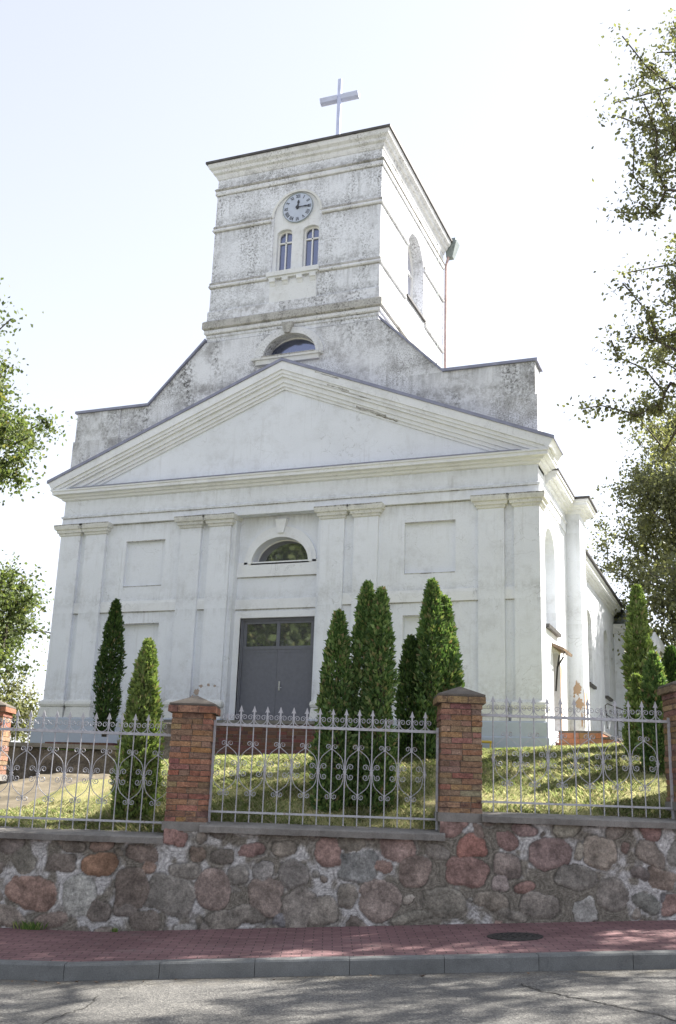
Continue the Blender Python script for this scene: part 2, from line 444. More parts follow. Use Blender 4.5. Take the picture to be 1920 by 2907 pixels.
def leafmat(name, stops, trans=0.35, rough=0.55, tint=(1.25, 1.3, 0.7)):
    t = NT(name)
    g = t.n('ShaderNodeNewGeometry')
    c = t.ramp(g.outputs['Random Per Island'], stops)
    c = t.mix(1.0, c, t.ramp(t.noise(0.9, 3), [(0.3, 0.78), (0.7, 1.2)]), 'MULTIPLY')
    t.out(c, rough, 0, 0.3)
    tr = t.n('ShaderNodeBsdfTranslucent'); mx = t.n('ShaderNodeMixShader'); mx.inputs[0].default_value = trans
    t.l(t.mix(1.0, c, tint, 'MULTIPLY'), tr.inputs[0])
    o = [n for n in t.t.nodes if n.type == 'OUTPUT_MATERIAL'][0]
    t.l(t.b.outputs[0], mx.inputs[1]); t.l(tr.outputs[0], mx.inputs[2]); t.l(mx.outputs[0], o.inputs[0])
    return t.m
M['leaf'] = leafmat('broad_leaf', [(0.0, (0.075, 0.10, 0.045)), (0.6, (0.125, 0.165, 0.066)), (0.93, (0.20, 0.235, 0.095)), (1.0, (0.26, 0.23, 0.09))], 0.42)
M['leaf_olive'] = leafmat('olive_leaf', [(0.0, (0.12, 0.13, 0.085)), (0.6, (0.19, 0.20, 0.115)), (1.0, (0.31, 0.31, 0.16))], 0.45)
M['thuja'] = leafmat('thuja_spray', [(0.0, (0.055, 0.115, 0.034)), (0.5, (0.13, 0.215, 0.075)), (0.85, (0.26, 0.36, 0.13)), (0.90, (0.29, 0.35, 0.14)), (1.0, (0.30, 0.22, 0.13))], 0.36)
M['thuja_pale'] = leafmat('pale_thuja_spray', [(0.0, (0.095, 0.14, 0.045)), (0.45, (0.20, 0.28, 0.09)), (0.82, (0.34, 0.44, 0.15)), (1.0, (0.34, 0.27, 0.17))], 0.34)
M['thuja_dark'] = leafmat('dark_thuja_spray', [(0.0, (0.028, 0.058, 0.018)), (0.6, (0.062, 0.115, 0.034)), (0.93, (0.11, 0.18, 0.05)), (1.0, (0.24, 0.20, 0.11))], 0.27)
M['grass'] = leafmat('dry_grass_blade', [(0.0, (0.20, 0.25, 0.09)), (0.40, (0.31, 0.38, 0.17)), (0.70, (0.46, 0.46, 0.27)), (1.0, (0.66, 0.59, 0.43))], 0.40, 0.7, (1.1, 1.1, 0.85))
M['grass_green'] = leafmat('green_grass_blade', [(0.0, (0.09, 0.17, 0.04)), (0.6, (0.18, 0.27, 0.075)), (1.0, (0.36, 0.38, 0.16))], 0.40, 0.7)
def soil():
    t = NT('lawn_soil')
    c = t.ramp(t.noise(1.6, 6, 0.7), [(0.3, (0.16, 0.18, 0.06)), (0.55, (0.30, 0.28, 0.13)), (0.75, (0.40, 0.33, 0.19))])
    fn = t.noise(40, 5, 0.7)
    c = t.mix(1.0, c, t.ramp(fn, [(0.3, 0.6), (0.7, 1.3)]), 'MULTIPLY')
    t.bump(fn, 0.7, 0.03)
    return t.out(c, 0.95, 0, 0.1)
M['soil'] = soil()
M['gravel'] = concrete('trodden_gravel', (0.17, 0.145, 0.105), 0.35)

# ------------------------------------------------------------------ terrain
def sm(x):
    x = np.clip(x, 0, 1); return x * x * (3 - 2 * x)
def street_z(u):
    return 0.23 + 0.052 * np.clip(u, -2.5, 30)
def walk_z(u, d): return street_z(u) - 0.02 * (12.6 - d)
def lawn_z(u, d):
    u = np.asarray(u, float); d = np.asarray(d, float)
    zc = 1.26 + 0.063 * np.clip(u, -6, 9)
    zt = 2.27 + 0.07 * np.clip(u, -3, 6)
    ze = 2.52 + 0.058 * np.clip(u, -1, 6)
    s = np.clip((d - 12.9) / 5.1, 0, 1)
    z1 = zc + (zt - zc) * (1 - (1 - s) ** 1.8)
    z2 = zt + (ze - zt) * np.clip((d - 18) / 6.5, 0, 1)
    z = np.where(d < 18, z1, z2)
    # lower yard on the left, in front of the retaining wall
    zl = 1.16 + 0.62 * sm((u + 5.3) / 1.7) * sm((d - 13.6) / 3.2)
    w = sm((-2.5 - u) / 1.0) * (d < 19.1)
    return z * (1 - w) + zl * w
def ground_at(u, d): return float(lawn_z(np.array([u]), np.array([d]))[0])

def street_obj(name, mb_or_me, mat, kind='structure'):
    me = mb_or_me.mesh(name) if isinstance(mb_or_me, MB) else mb_or_me
    o = link(name, me, mat)
    o.location = (CAM.x, CAM.y, 0); o.rotation_euler = (0, 0, STREET_ROT)
    if kind: o['kind'] = kind
    return o

# wide ground sheet to the horizon
us = np.unique(np.concatenate([np.linspace(-900, -60, 15), np.linspace(-60, -14, 24), np.linspace(-14, 14, 57), np.linspace(14, 60, 24), np.linspace(60, 900, 15)]))
ds = np.unique(np.concatenate([np.linspace(-900, -40, 15), np.linspace(-40, 8, 20), [10.0, 12.0, 12.74, 12.76, 13.0], np.linspace(13.5, 32, 38), np.linspace(33, 60, 15), np.linspace(60, 1200, 16)]))
UU, DD = np.meshgrid(us, ds, indexing='ij')
Z = np.where(DD < 12.75, street_z(UU) - 0.30 - 0.02 * (12.6 - np.clip(DD, 0, 12.6)), lawn_z(UU, DD) - 0.14)
V = np.stack([UU, DD, Z], -1).reshape(-1, 3)
nu, nd = len(us), len(ds)
ii, jj = np.meshgrid(np.arange(nu - 1), np.arange(nd - 1), indexing='ij')
F = np.stack([ii*nd+jj, (ii+1)*nd+jj, (ii+1)*nd+jj+1, ii*nd+jj+1], -1).reshape(-1, 4)
M['field'] = plain('distant_ground', (0.27, 0.27, 0.25), 0.95, 0, 0.3, 0.3)
street_obj('ground', np_mesh('ground', V, F, smooth=True), M['field'])

# lawn in front of the church
us = np.arange(-16, 14.01, 0.16); ds = np.concatenate([[12.86], np.arange(13.0, 34, 0.16)])
UU, DD = np.meshgrid(us, ds, indexing='ij')
Z = lawn_z(UU, DD) + 0.07 * (grid_noise(UU, DD, 3, 3, 0.9) - 0.5)
V = np.stack([UU, DD, Z], -1).reshape(-1, 3); nu, nd = len(us), len(ds)
ii, jj = np.meshgrid(np.arange(nu - 1), np.arange(nd - 1), indexing='ij')
F = np.stack([ii*nd+jj, (ii+1)*nd+jj, (ii+1)*nd+jj+1, ii*nd+jj+1], -1).reshape(-1, 4)
street_obj('lawn', np_mesh('lawn', V, F, smooth=True), M['soil'])

# grass blades
def blades(name, n, ulo, uhi, dlo, dhi, mat, hlo, hhi, seed, keep=None, w0=0.006):
    r = np.random.default_rng(seed)
    u = r.uniform(ulo, uhi, n); d = dlo + (dhi - dlo) * r.random(n) ** 1.15
    clump = grid_noise(u, d, seed + 1, 3, 1.6)
    ok = r.random(n) < np.clip((clump - 0.25) * 2.6, 0.12, 1)
    if keep is not None: ok &= keep(u, d)
    u, d, clump = u[ok], d[ok], clump[ok]; n = len(u)
    z = lawn_z(u, d) + 0.07 * (grid_noise(u, d, 3, 3, 0.9) - 0.5) - 0.01
    h = r.uniform(hlo, hhi, n) * (0.5 + clump)
    th = r.uniform(0, 2 * np.pi, n); lean = r.uniform(0.2, 1.3, n)
    lx, ly = np.cos(th) * h * lean, np.sin(th) * h * lean
    px, py = -np.sin(th), np.cos(th); w = w0 * r.uniform(0.6, 1.5, n)
    b = np.stack([u, d, z], -1)
    pv = np.stack([px * w, py * w, 0 * w], -1)
    mid = b + np.stack([lx * 0.35, ly * 0.35, h * 0.62], -1); tip = b + np.stack([lx, ly, h], -1)
    V = np.stack([b - pv, b + pv, mid + pv * 0.8, tip, mid - pv * 0.8], 1).reshape(-1, 3)
    base = np.arange(n)[:, None] * 5
    F = (base + np.array([[0, 1, 2, 3, 4]])).astype(np.int32)
    return street_obj(name, np_mesh(name, V, F), mat, 'stuff')
blades('dry_grass', 330000, -5.6, 7.0, 12.88, 20.5, M['grass'], 0.035, 0.085, 21, w0=0.0032,
       keep=lambda u, d: ~((u < -3.0) & (d > 15.2) & (d < 18.9)))
blades('green_grass', 150000, -9.0, 9.5, 17.2, 26.5, M['grass_green'], 0.03, 0.07, 31, w0=0.006,
       keep=lambda u, d: ~((u < -3.0) & (d < 19.4)))

# road, pavement, kerb
us = np.arange(-40, 41, 0.5); ds = np.array([2.2, 4, 6, 8, 9.3, 10.46])
UU, DD = np.meshgrid(us, ds, indexing='ij')
Z = street_z(UU) - 0.02 * 2.1 - 0.135 + 0 * DD + 0.05 * np.sin((DD - 2.2) / 8.3 * np.pi)
V = np.stack([UU, DD, Z], -1).reshape(-1, 3); nu, nd = len(us), len(ds)
ii, jj = np.meshgrid(np.arange(nu - 1), np.arange(nd - 1), indexing='ij')
F = np.stack([ii*nd+jj, (ii+1)*nd+jj, (ii+1)*nd+jj+1, ii*nd+jj+1], -1).reshape(-1, 4)
road = street_obj('road', np_mesh('road', V, F, smooth=True), M['asphalt'])
def road_z(u, d): return float(street_z(np.array(u))) - 0.042 - 0.135 + 0.05 * math.sin((d - 2.2) / 8.3 * math.pi)
def crack(pts, w):
    r = random.Random(len(pts) * 7 + int(w * 1e4)); P = []
    for (a, b), (c, e) in zip(pts[:-1], pts[1:]):
        for k in range(8):
            f = k / 8; P.append((a + (c - a) * f + r.gauss(0, 0.012), b + (e - b) * f + r.gauss(0, 0.012)))
    P.append(pts[-1]); mb = MB(); vs = []
    for i, (a, b) in enumerate(P):
        ww = w * r.uniform(0.35, 1.2) * (0.4 if i in (0, len(P) - 1) else 1)
        q = P[min(i + 1, len(P) - 1)]; p = P[max(0, i - 1)]
        dx, dy = q[0] - p[0], q[1] - p[1]; L = math.hypot(dx, dy) + 1e-9
        nx, ny = -dy / L * ww, dx / L * ww; z = road_z(a, b) + 0.004
        vs += [(a - nx, b - ny, z), (a + nx, b + ny, z)]
    mb.add(vs, [(2*i, 2*i+2, 2*i+3, 2*i+1) for i in range(len(P) - 1)])
    return mb
M['crackfill'] = plain('crack_dirt', (0.035, 0.033, 0.03), 0.95)
for pts, w in (([(1.72, 9.75), (1.86, 9.3), (2.05, 9.0), (2.22, 8.7), (2.5, 8.2), (2.55, 7.2)], 0.012),
               ([(-1.9, 9.6), (-1.85, 9.1), (-2.0, 8.7), (-2.05, 8.2), (-2.3, 7.2)], 0.007)):
    o = link('crack', crack(pts, w).mesh('crack'), M['crackfill'], road)

us = np.arange(-40, 41, 0.5); ds = np.array([10.6, 11.2, 11.9, 12.66])
UU, DD = np.meshgrid(us, ds, indexing='ij')
Z = walk_z(UU, DD) + 0.012 * (grid_noise(UU, DD, 9, 2, 0.7) - 0.5)
V = np.stack([UU, DD, Z], -1).reshape(-1, 3); nu, nd = len(us), len(ds)
ii, jj = np.meshgrid(np.arange(nu - 1), np.arange(nd - 1), indexing='ij')
F = np.stack([ii*nd+jj, (ii+1)*nd+jj, (ii+1)*nd+jj+1, ii*nd+jj+1], -1).reshape(-1, 4)
street_obj('pavement', np_mesh('pavement', V, F, smooth=True), M['pavers'])
kb = MB(); x = 0.262 - 0.888 * 40; r0 = random.Random(4)
while x < 36:
    a, b = x + 0.0025, x + 0.8855
    za, zb = walk_z(a, 10.6), walk_z(b, 10.6); j = r0.uniform(-0.003, 0.004)
    prof = [(10.455, -0.30), (10.455, 0.0 - 0.012), (10.467, 0.004), (10.61, 0.006), (10.61, -0.30)]
    vs = [(a, dd, float(za) + z + j) for dd, z in prof] + [(b, dd, float(zb) + z + j) for dd, z in prof]
    kb.add(vs, [(0,1,2,3,4), (9,8,7,6,5)] + [(k, (k+1) % 5, (k+1) % 5 + 5, k + 5) for k in range(5)])
    x += 0.888
street_obj('kerb', kb, M['kerb'])

# opposite pavement under the viewer
us = np.arange(-40, 41, 1.0); ds = np.array([-1.6, 2.2])
ob = MB()
for a, b in zip(us[:-1], us[1:]):
    za, zb = float(street_z(a)) - 0.05, float(street_z(b)) - 0.05
    ob.hexa([(a,-1.6,za-.4),(b,-1.6,zb-.4),(b,2.2,zb-.4),(a,2.2,za-.4)], [(a,-1.6,za),(b,-1.6,zb),(b,2.2,zb),(a,2.2,za)])
street_obj('pavement', ob, M['pavers'])

# manhole
mh = empty('manhole_cover', W(2.02, 11.64, float(walk_z(2.02, 11.64)) + 0.004), STREET_ROT)
mh.rotation_euler = (0, -math.atan(0.052), STREET_ROT)
tag(mh, 'round cast iron manhole cover set in the red pavement', 'manhole cover')
mb = MB(); mb.lathe([(0.245, -0.02), (0.245, 0.0), (0.285, 0.004), (0.295, 0.0), (0.295, -0.02)], 40); mb.build('frame', M['iron'], mh)
mb = MB(); mb.lathe([(0.24, -0.03), (0.24, 0.0), (0.23, 0.004), (0.001, 0.004)], 40)
for ring in (0.07, 0.13, 0.19):
    for k in range(int(ring * 90)):
        th = 2 * math.pi * k / int(ring * 90); c, s = math.cos(th) * ring, math.sin(th) * ring
        mb.box(c - 0.014, c + 0.014, s - 0.008, s + 0.008, 0.003, 0.009)
mb.build('lid', M['iron'], mh)

# ------------------------------------------------------------------ fieldstone wall
def unproj(px, py, d):
    v = ((px - 960) / 2933.5, (py - 1453.5) / 2933.5, 1.0)
    w = Vector((sum(R[k][i] * v[k] for k in range(3)) for i in range(3)))
    t = d / w.dot(FW); p = w * t
    return p.dot(U), p.z + CAM.z
P2, P3, P4, P5, P0 = (-1.90, -1.415), (1.32, 1.82), (4.15, 4.66), (7.2, 7.71), (-5.12, -4.61)
SPANS = [(-8.4, P0[0], 0.90), (P0[0], P0[1], 1.12), (P0[1], P2[0], 1.075), (P2[0], P2[1], 1.31), (P2[1], P3[0], 1.22), (P3[0], P3[1], 1.51), (P3[1], P4[0], 1.44), (P4[0], P4[1], 1.73), (P4[1], P5[0], 1.66), (P5[0], P5[1], 1.94), (P5[1], 13.6, 1.87)]
def top_of(u):
    out = np.full(u.shape, 1.0)
    for a, b, t in SPANS: out[(u >= a) & (u <= b)] = t
    return out
stones = []
for ox, lst in ((0, [(150,540,115,65,(.33,.2,.16)),(370,560,65,85,(.48,.49,.46)),(605,535,75,90,(.19,.15,.13)),(790,560,105,80,(.26,.25,.23)),(985,520,72,85,(.34,.26,.235)),
    (465,420,80,45,(.35,.18,.10)),(1225,560,80,75,(.33,.265,.235)),(1380,630,70,80,(.29,.265,.24)),(1500,645,60,58,(.31,.285,.25)),(1355,460,60,60,(.24,.23,.22)),(1530,350,60,60,(.33,.2,.18)),
    (680,682,60,42,(.2,.17,.15)),(1220,440,40,42,(.37,.36,.35)),(805,297,60,35,(.38,.2,.18)),(660,368,70,32,(.21,.16,.14)),(1040,370,60,32,(.2,.18,.16)),(915,362,38,26,(.31,.23,.18)),(860,440,70,42,(.28,.265,.24)),
    (1080,662,130,45,(.27,.25,.22)),(280,412,68,42,(.2,.17,.15)),(120,390,40,55,(.27,.26,.22)),(690,432,38,26,(.34,.22,.17)),(1110,452,44,42,(.25,.24,.22)),(1165,342,48,26,(.34,.2,.19)),(590,618,58,38,(.17,.15,.14)),(50,330,60,40,(.22,.19,.18)),(30,660,70,40,(.26,.22,.19)),(230,670,80,35,(.3,.23,.2)),(850,706,48,16,(.45,.45,.43)),(1290,665,40,26,(.22,.23,.26)),(1310,330,62,38,(.28,.25,.21)),(340,330,60,28,(.23,.2,.17)),(450,620,60,45,(.22,.19,.17)),(470,330,40,28,(.3,.2,.16))]),
    (960, [(95,420,85,65,(.26,.28,.285)),(190,570,85,85,(.36,.29,.26)),(265,335,75,52,(.36,.245,.225)),(350,440,72,68,(.33,.25,.22)),(620,330,62,40,(.40,.16,.13)),(590,445,92,66,(.30,.165,.15)),(785,305,48,40,(.36,.21,.2)),
    (855,242,55,26,(.3,.2,.2)),(980,360,92,60,(.33,.225,.22)),(1210,360,75,68,(.32,.275,.23)),(755,495,38,42,(.5,.42,.4)),(870,512,50,28,(.33,.18,.16)),(490,590,98,58,(.28,.265,.225)),(715,590,70,42,(.3,.265,.22)),(930,610,85,58,(.27,.245,.22)),
    (1150,635,62,52,(.5,.5,.48)),(1280,545,70,66,(.26,.24,.22)),(1425,600,60,38,(.165,.18,.17)),(1410,467,40,24,(.15,.13,.13)),(1505,475,62,42,(.3,.23,.19)),(1450,272,40,42,(.3,.165,.16)),(540,242,68,36,(.38,.22,.2)),(320,575,28,22,(.36,.33,.29)),(455,345,55,35,(.27,.25,.23)),(1540,600,36,48,(.33,.2,.18)),(780,410,72,42,(.3,.245,.225)),(1105,480,88,50,(.25,.24,.22)),(1285,260,50,34,(.3,.26,.23)),(70,310,58,28,(.26,.24,.2)),(210,420,28,22,(.33,.21,.18)),(1510,560,18,16,(.17,.17,.19)),(1340,350,28,26,(.3,.2,.18)),(1110,355,20,40,(.4,.37,.31)),(660,265,26,26,(.34,.25,.22)),(1060,250,60,36,(.27,.26,.21)),(40,560,46,50,(.25,.23,.2)),(345,668,90,26,(.25,.24,.2)),(800,655,70,24,(.26,.24,.21)),(1460,370,60,44,(.28,.24,.21))])):
    for (cx, cy, rx, ry, c) in lst:
        uu, zz = unproj(ox + cx * 0.6122, 2200 + cy * 0.6122, 12.58)
        k = 0.6122 * 12.9 / 2933.5
        stones.append((uu, zz, rx * k, ry * k, rng.uniform(-0.25, 0.25), c))
pal = [(.28,.25,.22),(.24,.22,.20),(.33,.26,.23),(.34,.22,.19),(.2,.17,.15),(.27,.27,.25),(.31,.27,.22),(.37,.33,.3)]
tries = 0
while tries < 3300:
    tries += 1
    uu = rng.uniform(-8.4, 13.6); zz = rng.uniform(0.0, 1.9)
    rx = rng.uniform(0.05, 0.20) * (1 if tries < 1300 else 0.6); ry = rx * rng.uniform(0.6, 1.05)
    if all(((uu - s[0]) / (rx + s[2])) ** 2 + ((zz - s[1]) / (ry + s[3])) ** 2 > 1.15 for s in stones):
        stones.append((uu, zz, rx, ry, rng.uniform(-0.5, 0.5), pal[rng.integers(len(pal))]))
us = np.arange(-8.4, 13.6, 0.0125); nz = 150
fr = np.linspace(0, 1, nz)
zb = street_z(us) - 0.12; zt = top_of(us)
UU = np.repeat(us[:, None], nz, 1); ZZ = np.minimum(zb[:, None] + (2.0 - zb)[:, None] * fr[None, :], zt[:, None])
wu = UU + 0.15 * (grid_noise(UU, ZZ, 41, 3, 3.6) - 0.5) + 0.02 * (grid_noise(UU, ZZ, 42, 2, 22) - 0.5)
wz = ZZ + 0.15 * (grid_noise(UU, ZZ, 43, 3, 3.6) - 0.5) + 0.02 * (grid_noise(UU, ZZ, 44, 2, 22) - 0.5)
best = np.full(UU.shape, 9.0); idx = np.full(UU.shape, -1)
for k, (cx, cz, rx, ry, ro, c) in enumerate(stones):
    i0, i1 = np.searchsorted(us, [cx - rx - 0.3, cx + rx + 0.3])
    if i1 <= i0: continue
    a = wu[i0:i1] - cx; b = wz[i0:i1] - cz
    x = a * math.cos(ro) + b * math.sin(ro); y = -a * math.sin(ro) + b * math.cos(ro)
    p = 2.2 + (k % 5) * 0.25
    q = ((np.abs(x) / rx) ** p + (np.abs(y) / ry) ** p) ** (1 / p)
    s = (q - 1) * min(rx, ry)
    m = s < best[i0:i1]
    best[i0:i1][m] = s[m]; idx[i0:i1][m] = k
sc = np.array([s[5] for s in stones])
stone = best < 0
edge = np.clip(-best / 0.03, 0, 1)
grain = grid_noise(UU, ZZ, 51, 4, 9.0)
jit = grid_noise(UU + 3.1 * idx, ZZ, 52, 3, 5.0)
scol = (sc[idx] * 0.47 + np.array([.21, .185, .155]) * 0.34)
scol = scol * (0.45 + 1.1 * grain)[..., None] * (0.6 + 0.8 * jit)[..., None]
scol = scol * (1.0 - 0.0 * edge[..., None])
pale = np.clip((grid_noise(UU, ZZ, 61, 4, 1.9) - 0.49) * 12, 0, 1) * np.clip((grid_noise(UU, ZZ, 62, 3, 7.0) - 0.36) * 5, 0, 1)
mort = np.array([.195, .178, .150])[None, None] * (1 - pale[..., None]) + np.array([.46, .45, .44])[None, None] * pale[..., None]
ring = 0.5 + 0.5 * np.cos(best / 0.0125 * np.pi + 2.5 * jit)
mort = mort * (0.70 + 0.36 * ring)[..., None] * (0.72 + 0.56 * grid_noise(UU, ZZ, 63, 3, 18))[..., None]
seam = np.exp(-(best / 0.006) ** 2)
col = np.where(stone[..., None], scol, mort) * (1 - 0.5 * seam * np.clip(grid_noise(UU, ZZ, 81, 3, 3.0) * 3 - .8, 0, 1))[..., None]
depth = np.where(stone, 0.001 + 0.013 * edge + 0.016 * (grain - 0.5) + 0.02 * (jit - 0.5), 0.007 * ring - 0.003) - 0.002 * seam
depth = depth + 0.03 * (grid_noise(UU, ZZ, 71, 3, 1.2) - 0.5)
V = np.stack([UU, 12.6 - depth, ZZ], -1).reshape(-1, 3)
n1 = len(us)
ii, jj = np.meshgrid(np.arange(n1 - 1), np.arange(nz - 1), indexing='ij')
F = np.stack([ii*nz+jj, (ii+1)*nz+jj, (ii+1)*nz+jj+1, ii*nz+jj+1], -1).reshape(-1, 4)
cols = np.clip(col.reshape(-1, 3) * 1.12, 0, .7)
# body behind the face, top strip and back
VB = []; FB = []
for a, b, t in SPANS:
    z0 = float(street_z(a)) - 0.3; k = len(V) + len(VB)
    VB += [(a, 12.61, z0), (b, 12.61, z0), (b, 13.05, z0), (a, 13.05, z0), (a, 12.61, t - 0.006), (b, 12.61, t - 0.006), (b, 13.05, t - 0.006), (a, 13.05, t - 0.006)]
    FB += [tuple(i + k for i in q) for q in [(4,5,6,7),(1,2,6,5),(2,3,7,6),(3,0,4,7)]]
V = np.concatenate([V, np.array(VB)]); F = np.concatenate([F, np.array(FB)])
cols = np.concatenate([cols, np.tile([[.24, .22, .19]], (len(VB), 1))])
sw = street_obj('stone_wall', np_mesh('stone_wall', V, F, cols, smooth=True), M['stone'], None)
tag(sw, 'long fieldstone boundary wall with pale mortar, rising in steps above the red pavement', 'stone wall')
# copings of the wall are parts of it
cp_r = random.Random(3)
for a, b, z in ((-8.4, P0[0] + .03, 0.97), (P0[1] - .02, P2[0] + 0.015, 1.155), (P2[1] - 0.055, P3[0] + 0.055, 1.30), (P3[1] - 0.015, P4[0] + 0.06, 1.525), (P4[1] - .02, P5[0] + .04, 1.74), (P5[1] - .02, 13.6, 1.95)):
    mb = MB(); nseg = 60; prof = [(12.50, -0.085), (12.495, -0.02), (12.515, -0.002), (12.95, 0.03), (13.06, 0.02), (13.06, -0.085)]
    vs = []
    for i in range(nseg + 1):
        x = a + (b - a) * i / nseg
        for dd, zz in prof:
            vs.append((x, dd + cp_r.uniform(-0.006, 0.006), z + zz + cp_r.uniform(-0.003, 0.003)))
    fs = []
    for i in range(nseg):
        for k in range(6):
            k2 = (k + 1) % 6; fs.append((i*6+k, (i+1)*6+k, (i+1)*6+k2, i*6+k2))
    fs += [tuple(range(6)), tuple(nseg*6 + k for k in reversed(range(6)))]
    mb.add(vs, fs); mb.build('coping', M['coping'], sw)

# weeds at the wall foot
def tuft(name, u, d, z, n, h, label, seed):
    r = np.random.default_rng(seed); mb = MB()
    for k in range(n):
        th = r.uniform(0, 6.28); L = h * r.uniform(0.5, 1); x, y = r.normal(0, 0.07 if n > 50 else 0.015), r.normal(0, 0.01); le = r.uniform(0.2, 0.9)
        px, py = -math.sin(th) * 0.005, math.cos(th) * 0.005; tx, ty = math.cos(th) * L * le, math.sin(th) * L * le * 0.4
        mb.add([(x-px, y-py, 0), (x+px, y+py, 0), (x+tx*.4+px, y+ty*.4+py, L*.65), (x+tx, y+ty, L), (x+tx*.4-px, y+ty*.4-py, L*.65)], [(0,1,2,3,4)])
    o = mb.build(name, M['grass_green'], None, fix=False); o.location = W(u, d, z); o.rotation_euler = (0, 0, STREET_ROT)
    tag(o, label, 'weeds'); return o
tuft('weed_tuft', -3.30, 12.54, float(walk_z(-3.3, 12.5)), 90, 0.10, 'green weed tuft at the foot of the stone wall, far left', 5)
tuft('weed_tuft', -2.35, 12.54, float(walk_z(-2.35, 12.5)), 25, 0.05, 'small sparse weeds at the wall foot left of the middle pillar', 6)

# ------------------------------------------------------------------ brick pillars
BT = [(.37,.21,.13),(.35,.19,.12),(.40,.235,.145),(.31,.165,.11),(.28,.15,.105),(.42,.275,.175),(.39,.24,.155),(.24,.14,.105),(.39,.175,.105)]
BUFF = [(.37,.24,.15),(.34,.21,.13),(.40,.275,.18),(.30,.18,.115),(.24,.14,.10),(.41,.295,.20),(.36,.225,.145),(.21,.125,.10),(.33,.18,.12)]
def brick_block(mb, x0, x1, y0, y1, z0, z1, rows, rnd, jit=0.006, tones=BT, bl=0.25):
    h = (z1 - z0) / rows
    mb.cur = (.23, .19, .155); mb.box(x0 + .012, x1 - .012, y0 + .012, y1 - .012, z0, z1 - 0.002)
    dark = rnd.random()
    for k in range(rows):
        za, zb = z0 + k * h + 0.005, z0 + (k + 1) * h - 0.005
        x = x0; first = True
        cuts = [x0]; off = (bl if k % 2 else bl / 2)
        xx = x0 + off + rnd.uniform(-.015, .015)
        while xx < x1 - 0.07: cuts.append(xx); xx += bl * rnd.choice((1, 1, 0.5))
        cuts.append(x1)
        rowd = rnd.random() < 0.25
        for a, b in zip(cuts[:-1], cuts[1:]):
            c = tones[rnd.randrange(len(tones))] if not rowd else tones[rnd.choice((3, 4, 7, 1, 4)) % len(tones)]
            mn = [sum(t_[i_] for t_ in tones) / len(tones) for i_ in range(3)]; c = tuple(v * .6 + m_ * .4 for v, m_ in zip(c, mn))
            mb.cur = tuple(v * rnd.uniform(0.82, 1.15) for v in c)
            j1, j2 = rnd.uniform(-jit, jit), rnd.uniform(-jit, jit)
            e = 0.004
            lo = [(a + e + (j2 if a == x0 else 0), y0 + j1, za + rnd.uniform(-.003, .003)), (b - e + (j2 if b == x1 else 0), y0 + j1 + rnd.uniform(-.003, .003), za + rnd.uniform(-.003, .003)), (b - e + (j2 if b == x1 else 0), y1 - j1, za), (a + e + (j2 if a == x0 else 0), y1 - j1, za)]
            hi = [(p[0] + rnd.uniform(-.003, .003), p[1] + rnd.uniform(-.002, .004), zb + rnd.uniform(-.003, .003)) for p in lo]
            mb.hexa(lo, hi)
    mb.cur = None
def pillar(u0, u1, z0, z1, label, seed, d0=12.6, rows=19, group='brick fence pillars', tones=BT):
    rnd = random.Random(seed); w = u1 - u0; h = z1 - z0
    root = empty('brick_pillar', W((u0 + u1) / 2, d0 + 0.25, z0), STREET_ROT)
    tag(root, label, 'pillar', group)
    mb = MB(); brick_block(mb, -w/2, w/2, -.25, .25, 0.0, h, rows, rnd, .008, tones); mb.build('shaft', M['brick'], root)
    mb = MB(); mb.box(-w/2 - .02, w/2 + .02, -.265, .26, -.09, 0.012)
    mb.build('mortar_bed', M['coping'], root)
    mb = MB(); brick_block(mb, -w/2 - .045, w/2 + .045, -.295, .295, h, h + 0.085, 1, rnd, 0.004, tones); cap = mb.build('cap', M['brick'], root)
    a = w/2 + .035; mb = MB()
    n = 8
    for i in range(1): pass
    e = 0.022
    z_ = h + 0.087; t = z_ + 0.14
    vs = [(-a,-.285,z_),(a,-.285,z_),(a,.285,z_),(-a,.285,z_),(-a,-.285,z_+e),(a,-.285,z_+e),(a,.285,z_+e),(-a,.285,z_+e),(0.01,0.0,t)]
    mb.add(vs, [(0,3,2,1),(0,1,5,4),(1,2,6,5),(2,3,7,6),(3,0,4,7),(4,5,8),(5,6,8),(6,7,8),(7,4,8)])
    o = mb.build('coping_slab', M['cap_conc'], cap)
    return root
pillar(*P2, 1.31, 2.575, 'weathered brick fence pillar in front of the church, left of the grey door', 21)
pillar(*P3, 1.52, 2.80, 'weathered brick fence pillar in front of the right-hand thujas', 22, tones=BUFF)
pillar(*P4, 1.735, 3.03, 'brick fence pillar cut by the right edge of the photo', 23, tones=BUFF)
pillar(*P0, 1.12, 2.37, 'brick fence pillar at the left end of the fence, outside the photo', 24)
pillar(*P5, 1.9, 3.19, 'brick fence pillar at the right end of the fence, outside the photo', 25)

